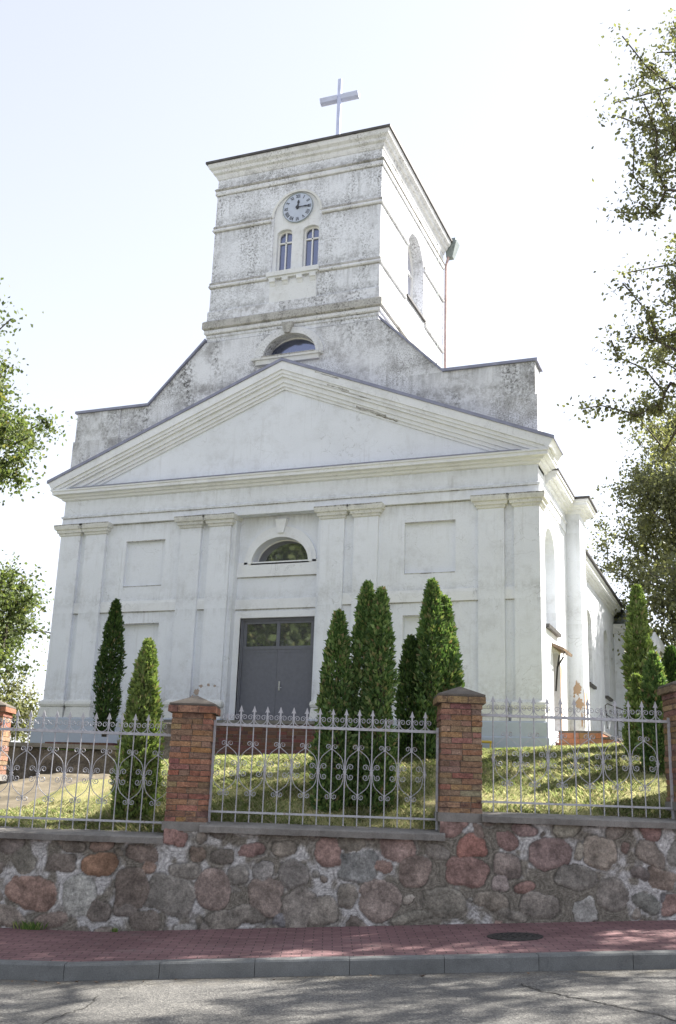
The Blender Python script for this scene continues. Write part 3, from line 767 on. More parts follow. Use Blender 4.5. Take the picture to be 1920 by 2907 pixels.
# ------------------------------------------------------------------ iron fence panels
def spiral(cx, cz, r0, r1, a0, turns, n=11, y=0.0):
    return [(cx + (r0 + (r1 - r0) * k / n) * math.cos(a0 + turns * 2 * math.pi * k / n), y, cz + (r0 + (r1 - r0) * k / n) * math.sin(a0 + turns * 2 * math.pi * k / n)) for k in range(n + 1)]
def bez(p0, p1, p2, p3, n=9, y=0.0):
    o = []
    for k in range(n + 1):
        t = k / n; a, b, c, d = (1-t)**3, 3*t*(1-t)**2, 3*t*t*(1-t), t**3
        o.append((a*p0[0]+b*p1[0]+c*p2[0]+d*p3[0], y, a*p0[1]+b*p1[1]+c*p2[1]+d*p3[1]))
    return o
RB, RT = 0.145, 1.165     # rail heights above the coping
SP = 0.1625
def head_mesh():
    mb = MB()
    mb.prism([(0, .26), (.018, .205), (.031, .180), (.010, .186), (.010, .13), (-.010, .13), (-.010, .186), (-.031, .180), (-.018, .205)], -.008, .008)
    mb.lathe([(.010, .10), (.017, .107), (.010, .114)], 8)
    return mb.mesh('spearhead')
def crest_mesh():
    mb = MB()
    for s in (-1, 1):
        mb.tube(bez((s*SP*.48, .0), (s*.05, .005), (s*.014, .02), (s*.010, .065), 6), .0055, 4)
        mb.tube([(s*.009, 0, .055)] + spiral(s*.045, .085, .036, .010, math.pi if s > 0 else 0, -1.25 * s, 12), .0050, 4)
    mb.box(-.013, .013, -.011, .011, .05, .075)
    return mb.mesh('crest_scroll')
def upper_mesh(lower=False):
    # clasp on one picket with scrolls and the two ogee sides that run to the neighbours
    mb = MB(); zu, zm = RB + .76 * (RT - RB), RB + .50 * (RT - RB)
    f = (lambda z: z) if not lower else (lambda z: 2 * zm - z)
    for s in (-1, 1):
        p = bez((s*.008, zu), (s*SP*.55, zu - .07), (s*(SP - .016), zm + .19), (s*(SP - .012), zm + .035), 10)
        mb.tube([(a, b, f(c)) for a, b, c in p], .0052, 4)
        q = spiral(s*.042, zu + .025, .034, .009, math.pi*1.15 if s > 0 else -math.pi*.15, -1.3 * s, 13)
        mb.tube([(a, b, f(c)) for a, b, c in q], .0050, 4)
        q = [(s*(SP - .012), 0, zm + .02)] + [(s*(SP) + a, b, c) for a, b, c in spiral(-s*.072, zm + .058, .040, .010, -math.pi*.15 if s > 0 else math.pi*1.15, 1.35 * s, 13)]
        mb.tube([(a, b, f(c)) for a, b, c in q], .0050, 4)
    zc = f(zu); mb.box(-.014, .014, -.012, .012, zc - .012, zc + .012)
    return mb.mesh('ogee_scroll')
FM = dict(head=head_mesh(), crest=crest_mesh(), up=upper_mesh(), low=upper_mesh(True))
for k in FM.values(): k.materials.append(M['fence'])
def picket_mesh():
    mb = MB(); mb.tube([(0, 0, .03), (0, 0, RT + .14)], .0078, 6); return mb.mesh('picket')
def collar_mesh():
    mb = MB(); zm = RB + .50 * (RT - RB); mb.tube([(0, 0, zm - .05), (0, 0, zm - .02), (0, 0, zm + .02), (0, 0, zm + .05)], [.012, .017, .017, .012], 6); mb.box(-.02, .02, -.014, .014, zm - .008, zm + .008); return mb.mesh('collar')
PM = picket_mesh(); PM.materials.append(M['fence']); CM = collar_mesh(); CM.materials.append(M['fence'])
def fence_panel(u0, u1, z, label, seed, odd=0, missing=(), bent=()):
    rnd = random.Random(seed)
    root = empty('iron_fence', W(u0, 12.85, z), STREET_ROT)
    tag(root, label, 'fence', 'wrought iron fence panels between the brick pillars')
    L = u1 - u0; n = max(1, round(L / SP)); sp = L / n
    for zz, hh in ((RB, .012), (RT, .016)):
        mb = MB(); mb.box(0, L, -.02, .02, zz - hh, zz + hh); mb.build('rail', M['fence'], root)
    for x in (.012, L - .012):
        mb = MB(); mb.box(x - .014, x + .014, -.016, .016, 0.0, RT + .05); mb.build('end_post', M['fence'], root)
    for k in range(1, n):
        x = k * sp
        p = link('picket', PM, None, root); p.location = (x, 0, 0)
        if k not in missing:
            h = link('spearhead', FM['head'], None, p); h.location = (0, 0, RT - .02)
            if k in bent: h.rotation_euler = (0.9, .5, 0)
        c = link('crest_scroll', FM['crest'], None, root); c.location = (x, 0, RT + .012); c.scale = (sp / SP, 1, 1)
        if (k + odd) % 2 == 0:
            for m in ('up', 'low'):
                o = link('ogee_scroll', FM[m], None, root); o.location = (x, -.004, 0); o.scale = (sp / SP, 1, 1)
                o.rotation_euler = (0, rnd.gauss(0, .006), 0)
        else:
            c = link('collar', CM, None, p)
    return root
fence_panel(P0[1], P2[0], 1.15, 'left grey iron fence panel with spearheads and scrolls, in front of the gravel ramp', 1, 0, (3, 4))
fence_panel(P2[1], P3[0], 1.30, 'middle grey iron fence panel with spearheads, between the two whole brick pillars', 2, 1, (1, 14), (13,))
fence_panel(P3[1], P4[0], 1.525, 'right grey iron fence panel with spearheads, in front of the sunlit lawn and side steps', 3, 0, (9,), ())

# ------------------------------------------------------------------ church
church = empty('church', (0, 0, 2.6))
tag(church, 'white neoclassical church with square clock tower, pediment, paired pilasters and grey double door', 'church')
class CB(MB):
    def build(self, name, mat, parent=None, smooth=False, fix=True):
        self.v = [(x, y, z - 2.6) for x, y, z in self.v]
        return super().build(name, mat, parent if parent is not None else church, smooth, fix)
CB_ = CB
def at(x, z, y):          # point read on the facade plane, pushed back to depth y along its sight line
    k = 1 + y / 24.2
    return 11.37 + (x - 11.37) * k, 1.7 + (z - 1.7) * k
def rect(x0, x1, z0, z1): return [(x0, z0), (x1, z0), (x1, z1), (x0, z1)]
def arch(cx, hw, z0, zs, rise, n=18):
    return [(cx - hw, z0), (cx + hw, z0)] + [(cx + hw * math.cos(math.pi * k / n), zs + rise * math.sin(math.pi * k / n)) for k in range(n + 1)]
def half(cx, hw, zs, rise, n=24):
    return [(cx + hw * math.cos(math.pi * k / n), zs + rise * math.sin(math.pi * k / n)) for k in range(n + 1)]
BASE = 2.3
# --- facade walls
w = CB()
lun = half(-0.05, 0.83, 7.60, 0.70)
w.prism(rect(-6.9, -1.30, BASE, 8.95), 0.10, 0.55, 'y', [rect(-4.76, -3.50, 7.08, 8.37), rect(-4.77, -3.49, 3.47, 6.02)])
w.prism(rect(1.12, 6.90, BASE, 8.95), 0.10, 0.55, 'y', [rect(3.50, 4.83, 7.09, 8.41), rect(3.49, 4.83, 3.47, 6.02)])
w.prism(rect(-1.31, 1.13, 6.16, 8.96), 0.36, 0.80, 'y', [lun])
w.prism(rect(-1.31, -1.14, BASE, 6.16), 0.36, 0.80, 'y'); w.prism(rect(1.02, 1.13, BASE, 6.16), 0.36, 0.80, 'y')
for x0, x1, z0, z1, y in ((-4.9, -3.4, 7.0, 8.45, .19), (3.4, 4.95, 7.0, 8.5, .19), (-4.9, -3.4, 3.3, 6.1, .26), (3.4, 4.95, 3.3, 6.1, .26)):
    w.prism(rect(x0, x1, z0, z1), y, y + .2)
w.box(-1.4, -1.305, 0.35, 0.8, BASE, 8.9); w.box(1.125, 1.25, 0.35, .8, BASE, 8.9)
w.build('facade_wall', M['wall'])
# string courses of the facade
for a, b in ((-5.42, -2.95), (-6.30, -6.07), (-2.34, -2.06), (1.87, 2.16), (2.80, 5.44), (6.07, 6.33)):
    sc_ = CB(); sc_.prism([(.055, 6.36), (.12, 6.36), (.12, 6.66), (.07, 6.66), (.066, 6.60), (.055, 6.595)], a, b, 'x'); sc_.build('string_course', M['trim'])
x0, z0 = at(-1.3, 6.30, .36); _, z1 = at(0, 7.16, .36)
for za, zb, ya in ((z0, z0 + .26, .315), (z1, z1 + .40, .30)):
    sc_ = CB(); sc_.box(-1.32, 1.12, ya, .40, za, zb); sc_.build('string_course', M['trim'])
def dark_line(x0, x1, y, z, h=.024, name='grime_shade_line'):  # dark strip painting the shadow gap, with grime, along course and panel edges
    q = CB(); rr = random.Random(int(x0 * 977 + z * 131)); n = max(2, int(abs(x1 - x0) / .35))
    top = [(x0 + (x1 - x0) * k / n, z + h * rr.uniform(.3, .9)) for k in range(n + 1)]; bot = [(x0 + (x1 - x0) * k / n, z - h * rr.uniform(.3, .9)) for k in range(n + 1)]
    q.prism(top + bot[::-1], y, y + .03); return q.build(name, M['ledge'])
for a, b in ((-5.42, -2.95), (-6.30, -6.07), (-2.34, -2.06), (1.87, 2.16), (2.80, 5.44), (6.07, 6.33)): dark_line(a, b, .075, 6.352)
dark_line(-1.30, 1.12, .335, z0 - .008); dark_line(-1.30, 1.12, .335, z1 - .008)
for a, b, z in ((-4.76, -3.50, 8.372), (3.50, 4.83, 8.412), (-4.77, -3.49, 6.024), (3.49, 4.83, 6.024), (-4.74, -3.52, 7.075), (3.50, 4.82, 7.085)): dark_line(a, b, .095, z, .018)
for a, b in ((-6.92, -.1), (-.1, 6.92)): dark_line(a, b, -.022, 9.158, .03)
for a, b in ((-5.41, -2.96), (2.81, 5.43)): dark_line(a, b, .085, 8.895, .03)
# --- pilasters, each with base and capital
PX = [(-6.95, -6.29), (-6.08, -5.41), (-2.96, -2.33), (-2.07, -1.42), (1.23, 1.88), (2.15, 2.81), (5.43, 6.08), (6.32, 6.95)]
capP = [(0, 8.62), (.035, 8.635), (.045, 8.70), (.085, 8.705), (.095, 8.78), (.14, 8.80), (.165, 8.885), (.165, 8.93), (0, 8.95)]
basP = [(0, 3.95), (.03, 3.93), (.075, 3.89), (.09, 3.82), (.07, 3.76), (.04, 3.745), (.06, 3.73), (.085, 3.46), (0, 3.45)]
for i, (a, b) in enumerate(PX):
    deep = .58 if i in (0, 7) else (.40 if i in (3, 4) else .12)
    p = CB(); p.box(a, b, 0.0, deep, 3.44, 8.80); po = p.build('pilaster', M['wall'])
    path = [(a, deep - .02), (a, 0), (b, 0), (b, deep - .02)]
    if i not in (0, 7, 3, 4): path = [(a, .10), (a, 0), (b, 0), (b, .10)]
    if i == 0 or i == 3 or i == 4 or i == 7:
        il = .10
        if i in (0, 4): path = [(a, deep - .02), (a, 0), (b, 0), (b, il)]
        if i in (3, 7): path = [(a, il), (a, 0), (b, 0), (b, deep - .02)]
    q = CB(); q.sweep(capP, path); cpo = q.build('capital', M['cap'], po); dark_line(a - .15, b + .15, -.17, 8.925, .022)
    q = CB(); q.sweep(basP, path); q.build('base', M['cap'], po)
# --- plinth
p = CB()
p.sweep([(0, 2.0), (.13, 2.0), (.13, 3.43), (.105, 3.455), (0, 3.46)], [(-6.95, .6), (-6.95, 0), (-1.32, 0)])
p.sweep([(0, 2.0), (.13, 2.0), (.13, 3.43), (.105, 3.455), (0, 3.46)], [(1.13, 0), (6.95, 0), (6.95, .6)])
p.sweep([(.1, 2.0), (.17, 2.0), (.17, 3.08), (.13, 3.10), (.1, 3.10)], [(-6.95, .6), (-6.95, 0), (-1.32, 0)])
p.sweep([(.1, 2.0), (.17, 2.0), (.17, 3.08), (.13, 3.10), (.1, 3.10)], [(1.13, 0), (6.95, 0), (6.95, .6)])
p.build('plinth', M['plinth'])
# --- lunette over the door
a = CB()
outer = half(-0.05, 1.06, 7.58, 1.02, 28); inner = half(-0.05, 0.83, 7.60, 0.70, 28)
def band(mb, A, B, y0, y1):
    n = len(A)
    for k in range(n - 1):
        pts = [A[k], A[k+1], B[k+1], B[k]]
        mb.prism(pts, y0, y1)
mid = [(o[0]*.5 + i_[0]*.5, o[1]*.5 + i_[1]*.5) for o, i_ in zip(outer, inner)]
band(a, outer, mid, .30, .37); band(a, mid, inner, .275, .37)
a.build('archivolt', M['trim'])
k_ = CB(); k_.prism([(-.12, 8.40), (.05, 8.40), (.13, 8.79), (-.21, 8.79)], .22, .37); k_.build('keystone', M['trim'])
def win(outline, y, fw_, name_pane='pane', gm='glass', bars=(), ymat='frame'):
    cx = sum(p[0] for p in outline) / len(outline); 
    xs = [p[0] for p in outline]; zs_ = [p[1] for p in outline]; cx = (min(xs) + max(xs)) / 2; cz = (min(zs_) + max(zs_)) / 2
    hx, hz = (max(xs) - min(xs)) / 2, (max(zs_) - min(zs_)) / 2
    inn = [(cx + (p[0] - cx) * (1 - fw_ / hx), cz + (p[1] - cz) * (1 - fw_ / hz)) for p in outline]
    f = CB(); f.prism(outline, y, y + .07, 'y', [inn])
    for (x0, x1, z0, z1) in bars: f.box(x0, x1, y - .004, y + .05, z0, z1)
    fo = f.build('window', M[ymat])
    g = CB(); g.prism([(cx + (p[0] - cx) * (1 - fw_ * .6 / hx), cz + (p[1] - cz) * (1 - fw_ * .6 / hz)) for p in outline], y + .045, y + .055)
    g.build(name_pane, M[gm], fo)
    return fo
win(half(-0.05, 0.84, 7.59, 0.715), .62, .035)
s = CB(); s.box(-.9, .8, .30, .66, 7.565, 7.605); s.build('sill', M['trim'])
# --- entrance door
fr = CB()
fr.prism(rect(-1.14, 1.02, 3.40, 6.13), .43, .50, 'y', [rect(-1.07, .955, 3.42, 6.06)])
do = fr.build('entrance_door', M['door'])
def leaf(x0, x1):
    l = CB(); l.box(x0, x1, .475, .52, 3.44, 5.30)
    l.box(x0 + .02, x1 - .02, .468, .48, 5.22, 5.285)
    return l.build('leaf', M['door'], do)
leaf(-1.072, -.062); lf = leaf(-.056, .957)
t_ = CB(); t_.prism(rect(-1.08, .965, 5.30, 6.07), .462, .51, 'y', [rect(-.99, -.105, 5.385, 5.985), rect(-.015, .875, 5.385, 5.985)]); tr_ = t_.build('transom', M['door'], do)
for a0, b0 in ((-1.0, -.095), (-.025, .885)):
    g = CB(); g.box(a0, b0, .488, .494, 5.37, 6.0); g.build('pane', M['glass'], do)
h_ = CB(); h_.box(.02, .06, .455, .476, 4.23, 4.47); h_.tube([(.04, .45, 4.30), (.04, .41, 4.30), (.13, .405, 4.295)], .011, 6); h_.lathe([(.02, 0), (.02, .02)], 10, (.04, .455, 4.42)); h_.build('handle', M['silver'], do)
th = CB(); th.box(-1.3, 1.12, -.02, .5, 3.30, 3.40); th.build('threshold', M['coping'])
# door surround
ds_ = CB()
ds_.box(-1.31, -1.14, .325, .42, 3.4, 6.30); ds_.box(1.02, 1.13, .325, .42, 3.4, 6.30); ds_.box(-1.14, 1.02, .325, .42, 6.13, 6.30)
ds_.build('door_surround', M['trim'])
# --- entablature
e = CB()
arc = [(-.3, 8.90), (.0, 8.90), (.0, 9.15), (.03, 9.16), (.035, 9.21), (.0, 9.23), (-.02, 9.24), (-.02, 9.74), (-.3, 9.74)]
e.sweep(arc, [(-6.95, 4.1), (-6.95, 0), (6.95, 0), (6.95, 4.0)]); e.build('architrave_and_frieze', M['wall'])
e = CB()
hc = [(-.2, 9.68), (.0, 9.68), (.05, 9.70), (.07, 9.755), (.14, 9.77), (.16, 9.82), (.27, 9.835), (.27, 9.91), (.30, 9.93), (.30, 9.975), (.0, 10.03), (-.2, 10.03)]
e.sweep(hc, [(-6.95, 1.0), (-6.95, 0), (6.95, 0), (6.95, 1.0)]); e.build('cornice', M['trim'])
e = CB(); e.prism([(-6.6, 9.972), (6.6, 9.972), (6.5, 10.0), (-6.5, 10.0)], -.315, .05); e.build('cornice_flashing', M['flash'])
shc = [(-.2, 9.45), (.0, 9.45), (.04, 9.47), (.06, 9.54), (.14, 9.56), (.16, 9.61), (.26, 9.625), (.26, 9.71), (.30, 9.73), (.30, 9.79), (-.2, 9.80)]
for pth in ([(6.95, .98), (6.95, 4.06)], [(-6.95, 4.06), (-6.95, .98)]):
    e = CB(); e.sweep(shc, pth); e.build('cornice', M['trim'])
# --- pediment
HW, ZT, ZA, ZC = 7.37, 10.19, 13.15, 9.985
sl = (ZA - ZT) / HW
def layer(mb, a, b, y, y1=.12):
    def top(x, o): return ZA - o - sl * abs(x)
    def hit(o): return min(HW, (ZA - o - ZC) / sl)
    xa, xb = hit(a), min(hit(b), HW - .22)
    zl = max(ZC, top(xa, a))
    L = [(-xa, zl)]
    if xa >= HW - 1e-6: L = [(-HW, top(HW, a)), (-HW + .16, ZC - .03)]
    left = L + [(-xb, max(ZC, top(xb, b)))] + [(0, ZA - b)]
    pts = left + [(-x, z) for x, z in reversed(left[:-1])] + [(0, ZA - a)]
    mb.prism(pts, y, y1)
pd = CB()
layer(pd, .0, .235, -.31, 1.0)
layer(pd, .225, .335, -.265, .5); layer(pd, .325, .42, -.225, .4); layer(pd, .41, .56, -.15, .3); layer(pd, .55, .66, -.10, .3); layer(pd, .65, .74, -.05, .3)
pd.build('raking_cornice', M['trim'])
t_ = CB(); t_.prism([(-6.2, 9.97), (6.2, 9.97), (0, ZA - .6)], .0, .3); t_.build('tympanum', M['wall'])
rf = CB(); 
def strip(pts_top, th_, y0, y1, mb):
    n = len(pts_top)
    for (x0, z0), (x1, z1) in zip(pts_top[:-1], pts_top[1:]):
        mb.prism([(x0, z0), (x1, z1), (x1, z1 + th_), (x0, z0 + th_)], y0, y1)
strip([(-HW - .03, ZT - .01), (0, ZA + .004), (HW + .03, ZT - .01)], .085, -.345, .09, rf)
for s in (-1, 1):
    rf.prism([(s*(HW + .03), ZT - .01), (s*(HW - .45), ZT + .175), (s*(HW - .45), ZT + .25), (s*(HW + .03), ZT + .07)], .08, 1.02)
rf.build('pediment_flashing', M['flash'])
# plaster losses on the raking cornice
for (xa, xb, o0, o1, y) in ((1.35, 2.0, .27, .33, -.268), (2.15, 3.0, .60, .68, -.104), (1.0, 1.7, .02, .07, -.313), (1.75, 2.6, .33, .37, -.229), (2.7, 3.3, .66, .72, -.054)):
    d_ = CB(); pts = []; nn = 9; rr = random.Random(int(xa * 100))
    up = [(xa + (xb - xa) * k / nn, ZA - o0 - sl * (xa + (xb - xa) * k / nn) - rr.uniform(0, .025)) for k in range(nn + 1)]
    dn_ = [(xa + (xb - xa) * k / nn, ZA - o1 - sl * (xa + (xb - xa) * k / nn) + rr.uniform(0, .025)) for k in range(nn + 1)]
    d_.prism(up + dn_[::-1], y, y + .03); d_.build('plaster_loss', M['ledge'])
# --- attic wall with its sloping shoulders
at_pts = [(-6.87, 9.5), (6.87, 9.5), (6.87, 12.45), (4.50, 12.45), (2.66, 14.22), (-2.69, 14.22), (-4.45, 12.45), (-6.87, 12.45)]
lun2 = half(.05, .80, 13.49, .64)
aw = CB(); aw.prism(at_pts, .11, .75, 'y', [lun2]); aw.build('attic_wall', M['attic'])
for s in (-1, 1):
    aw = CB(); aw.box(min(s*5.34, s*6.93), max(s*5.34, s*6.93), .07, .8, 9.6, 11.55)
    aw.box(min(s*5.36, s*6.88), max(s*5.36, s*6.88), .085, .78, 11.53, 12.44)
    aw.build('attic_pier', M['attic'])
fl = CB()
strip([(-6.95, 12.445), (-4.44, 12.445), (-2.68, 14.26)], .075, .03, .82, fl); fl.build('attic_flashing', M['flash']); fl = CB()
strip([(2.66, 14.24), (4.47, 12.445), (6.95, 12.445)], .075, .03, .82, fl)
fl.build('attic_flashing', M['flash'])
# upper lunette
a = CB(); o2 = half(.0, 1.06, 13.47, .86, 26); i2 = half(.04, .80, 13.49, .64, 26)
m2 = [(p[0]*.5+q[0]*.5, p[1]*.5+q[1]*.5) for p, q in zip(o2, i2)]
band(a, o2, m2, .05, .12); band(a, m2, i2, .02, .12); a.build('archivolt', M['band'])
k_ = CB(); k_.prism([(-.11, 14.13), (.05, 14.13), (.13, 14.46), (-.21, 14.46)], -.05, .12); k_.build('keystone', M['ledge'])
win(half(.02, .82, 13.48, .655), .36, .04, gm='glass_blue')
s = CB(); s.box(-1.1, 1.04, -.04, .45, 13.40, 13.47); s.box(-.98, .95, .0, .3, 13.26, 13.40); s.build('sill', M['cap'])
s = CB(); s.box(-.78, .84, -.055, .34, 13.472, 13.495); s.build('sill_flashing', M['ledge'])
# --- tower
TX0, TX1, TY0, TY1 = -2.66, 2.62, .13, 6.55
tw = CB()
def oy(hw, z0, zs, rise): return arch(0, hw, z0, zs, rise)
wl_ = [(.012 + x, z) for x, z in [(-.60, 16.16), (-.15, 16.16)]]
def segwin(x0, x1, z0, z1, rise=.14, n=10):
    c = (x0 + x1) / 2; hw = (x1 - x0) / 2
    return [(x0, z0), (x1, z0)] + [(c + hw * math.cos(math.pi * k / n), z1 - rise + rise * math.sin(math.pi * k / n)) for k in range(n + 1)]
W1 = segwin(-.60, -.12, 16.17, 17.55); W2 = segwin(.23, .72, 16.17, 17.55)
panel = arch(.015, .73, 15.85, 17.96, .74)
tw.prism(rect(TX0, TX1, 14.24, 19.7), TY0, TY0 + .55, 'y', [arch(.015, .73, 15.97, 17.96, .74)])
niche = [(2.62, 16.17), (4.28, 16.17)] + [(3.45 + .83 * math.cos(math.pi * k / 16), 17.75 + .83 * math.sin(math.pi * k / 16)) for k in range(17)]
tw.prism([(TY0 + .549, 12.4), (TY1, 12.4), (TY1, 19.7), (TY0 + .549, 19.7)], TX1 - .6, TX1, 'x', [niche])
tw.prism([(TY0 + .549, 12.4), (TY1, 12.4), (TY1, 19.7), (TY0 + .549, 19.7)], TX0, TX0 + .6, 'x', [niche])
tw.box(TX0 + .599, TX1 - .599, TY1 - .5, TY1, 12.4, 19.7)
tower = tw.build('tower_wall', M['tower'])
pn = CB(); pn.prism(panel, TY0 + .05, TY0 + .4, 'y', [W1, W2]); 
pn.prism([(-.72, 15.18), (.74, 15.12), (.74, 15.86), (-.72, 15.86)], TY0 - .02, TY0 + .2)
pn.build('window_panel', M['clean'])
ar = CB(); band(ar, half(.015, .80, 17.96, .80, 24), half(.015, .735, 17.96, .735, 24), TY0 - .02, TY0 + .06); ar.build('archivolt', M['cap'])
for wo_ in (W1, W2):
    xs = [p[0] for p in wo_]; c = (min(xs) + max(xs)) / 2
    win([(p[0], p[1]) for p in wo_], TY0 + .17, .045, gm='glass_blue', bars=((c - .018, c + .018, 16.2, 17.5), (min(xs) + .02, max(xs) - .02, 17.15, 17.19)))
sl_ = CB(); sl_.box(-.80, .82, TY0 - .14, TY0 + .2, 15.99, 16.13); sl_.box(-.76, .78, TY0 - .09, TY0 + .1, 15.93, 16.0); sl_.build('sill', M['clean'])
for x in (-.62, -.22, .23, .64):
    b = CB(); b.prism([(TY0 - .11, 15.94), (TY0 + .02, 15.94), (TY0 + .02, 15.70), (TY0 - .03, 15.72), (TY0 - .06, 15.80), (TY0 - .11, 15.83)], x - .09, x + .09, 'x')
    b.build('corbel', M['clean'])
ring = [(TX0, TY1), (TX0, TY0), (TX1, TY0), (TX1, TY1)]
def tower_band(prof, name, mat, pths=(ring,)):
    for p_ in pths:
        q = CB(); q.sweep(prof, p_); q.build(name, M[mat])
def course(z0, z1, out): return [(-.1, z0), (out * .7, z0), (out, z0 + .03), (out, z1 - .05), (out * .6, z1), (-.1, z1 + .02)]
tower_band(course(19.20, 19.29, .075), 'string_course', 'ledge'); tower_band(course(19.05, 19.21, .05), 'string_course', 'band')
# second course is broken by the clock arch and the side windows
gap2 = ([(TX0, 2.6), (TX0, TY0), (-.79, TY0)], [(.82, TY0), (TX1, TY0), (TX1, 2.6)], [(TX1, 4.3), (TX1, TY1)], [(TX0, TY1), (TX0, 4.3)])
tower_band(course(17.82, 17.92, .06), 'string_course', 'band', gap2); tower_band(course(17.915, 18.01, .045), 'string_course', 'ledge', gap2)
gap3 = ([(TX0, TY1), (TX0, TY0), (-.80, TY0)], [(.82, TY0), (TX1, TY0), (TX1, 2.45)], [(TX1, 4.45), (TX1, TY1)])
tower_band(course(15.96, 16.06, .06), 'string_course', 'band', gap3); tower_band(course(16.055, 16.14, .045), 'string_course', 'ledge', gap3)
tower_band([(-.1, 14.8), (.035, 14.8), (.035, 15.19), (.0, 15.23), (-.1, 15.23)], 'offset_course', 'attic')
tower_band(course(14.60, 14.88, .13), 'string_course', 'ledge'); tower_band(course(14.46, 14.61, .08), 'string_course', 'band'); tower_band(course(14.36, 14.47, .03), 'string_course', 'tower')
tower_band([(-.1, 19.60), (.02, 19.60), (.05, 19.66), (.07, 19.74), (.14, 19.78), (.16, 19.86), (.24, 19.92), (.27, 20.0), (.27, 20.06), (-.1, 20.06)], 'cornice', 'band', (ring + [(TX0, TY1)],) if False else (ring,))
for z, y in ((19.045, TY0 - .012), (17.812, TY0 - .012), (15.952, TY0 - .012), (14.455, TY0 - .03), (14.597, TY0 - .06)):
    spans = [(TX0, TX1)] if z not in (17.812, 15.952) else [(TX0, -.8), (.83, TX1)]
    for a, b in spans: dark_line(a, b, y, z, .035)
ro = CB()
ex = .32; z = 20.05
B = [(TX0 - ex, TY0 - ex), (TX1 + ex, TY0 - ex), (TX1 + ex, TY1 + ex), (TX0 - ex, TY1 + ex)]
C_ = [(x * .86 + (.0) * .14, (y - 3.3) * .86 + 3.3) for x, y in B]
ro.hexa([(x, y, z) for x, y in B], [(x, y, z + .07) for x, y in B])
ro.hexa([(x * .985, (y - 3.3) * .985 + 3.3, z + .06) for x, y in B], [(x * .9, (y - 3.3) * .9 + 3.3, z + .16) for x, y in B])
ro.add([(x * .9, (y - 3.3) * .9 + 3.3, z + .16) for x, y in B] + [(-.02, 3.3, z + .9)], [(0,1,4),(1,2,4),(2,3,4),(3,0,4)])
ro.build('tower_roof', M['roof'])
# cross: folded metal sections
cr = CB(); cx, cy = -.02, 3.1
cr.prism([(cx-.060, cy-.055), (cx+.060, cy-.055), (cx+.060, cy+.055), (cx-.060, cy+.07)], 20.4, 24.75, 'z')
zc = 24.02
cr.prism([(cy-.05, zc-.05), (cy-.11, zc+.085), (cy+.10, zc+.085), (cy+.10, zc-.10), (cy+.03, zc-.10)], cx-.68, cx-.059, 'x')
cr.prism([(cy-.05, zc-.05), (cy-.11, zc+.085), (cy+.10, zc+.085), (cy+.10, zc-.10), (cy+.03, zc-.10)], cx+.059, cx+.68, 'x')
cr.build('cross', M['steel'])
# clock
ck = CB(); cc = (.035, 18.17); r_ = .475
ck.prism([(cc[0] + r_ * math.cos(2*math.pi*k/40), cc[1] + r_ * math.sin(2*math.pi*k/40)) for k in range(40)], TY0 + .0, TY0 + .06)
ck = ck.build('clock', M['clockface'])
rm = CB(); n = 40
A_ = [(cc[0] + r_*1.01*math.cos(2*math.pi*k/n), cc[1] + r_*1.01*math.sin(2*math.pi*k/n)) for k in range(n+1)]; B_ = [(cc[0] + r_*.982*math.cos(2*math.pi*k/n), cc[1] + r_*.982*math.sin(2*math.pi*k/n)) for k in range(n+1)]
band(rm, A_, B_, TY0 - .012, TY0 + .01); rm.build('rim', M['zinc'], ck)
num = ['XII', 'I', 'II', 'III', 'IIII', 'V', 'VI', 'VII', 'VIII', 'IX', 'X', 'XI']
nm = CB()
def stroke(x0, z0, x1, z1, th, wd=.017):
    # local stroke in numeral space -> rotated onto the dial
    def tf(x, z_):
        return (cc[0] + x * math.cos(th) + z_ * math.sin(th), cc[1] - x * math.sin(th) + z_ * math.cos(th))
    d = Vector((x1 - x0, z1 - z0)); nrm = Vector((-d.y, d.x)).normalized() * wd / 2
    nm.prism([tf(x0 - nrm.x, z0 - nrm.y), tf(x1 - nrm.x, z1 - nrm.y), tf(x1 + nrm.x, z1 + nrm.y), tf(x0 + nrm.x, z0 + nrm.y)], TY0 - .006, TY0 + .004)
for i, sname in enumerate(num):
    th = 2 * math.pi * i / 12; wd = {'I': .036, 'V': .062, 'X': .066}
    tot = sum(wd[c] for c in sname); x = -tot / 2; lo, hi = .315, .425
    for c in sname:
        a, b = x + .006, x + wd[c] - .006; m = (a + b) / 2
        if c == 'I': stroke(m, lo, m, hi, th)
        if c == 'V': stroke(a, hi, m, lo, th, .02); stroke(b, hi, m, lo, th, .011)
        if c == 'X': stroke(a, hi, b, lo, th, .02); stroke(b, hi, a, lo, th, .011)
        x += wd[c]
nm.build('numerals', M['clockink'], ck)
def hand(th, L, wd, y):
    h = CB()
    def tf(x, z_): return (cc[0] + x * math.cos(th) + z_ * math.sin(th), cc[1] - x * math.sin(th) + z_ * math.cos(th))
    h.prism([tf(-wd, -.06), tf(wd, -.06), tf(wd * .8, L * .5), tf(wd * 1.7, L * .66), tf(0, L), tf(-wd * 1.7, L * .66), tf(-wd * .8, L * .5)], y, y + .012)
    h.prism([(cc[0] + .05 * math.cos(k), cc[1] + .05 * math.sin(k)) for k in [j * math.pi / 6 for j in range(12)]], y - .004, y + .014)
    h.build('hand', M['clockink'], ck)
hand(rad(7), .25, .022, TY0 - .026); hand(rad(91), .38, .014, TY0 - .04)
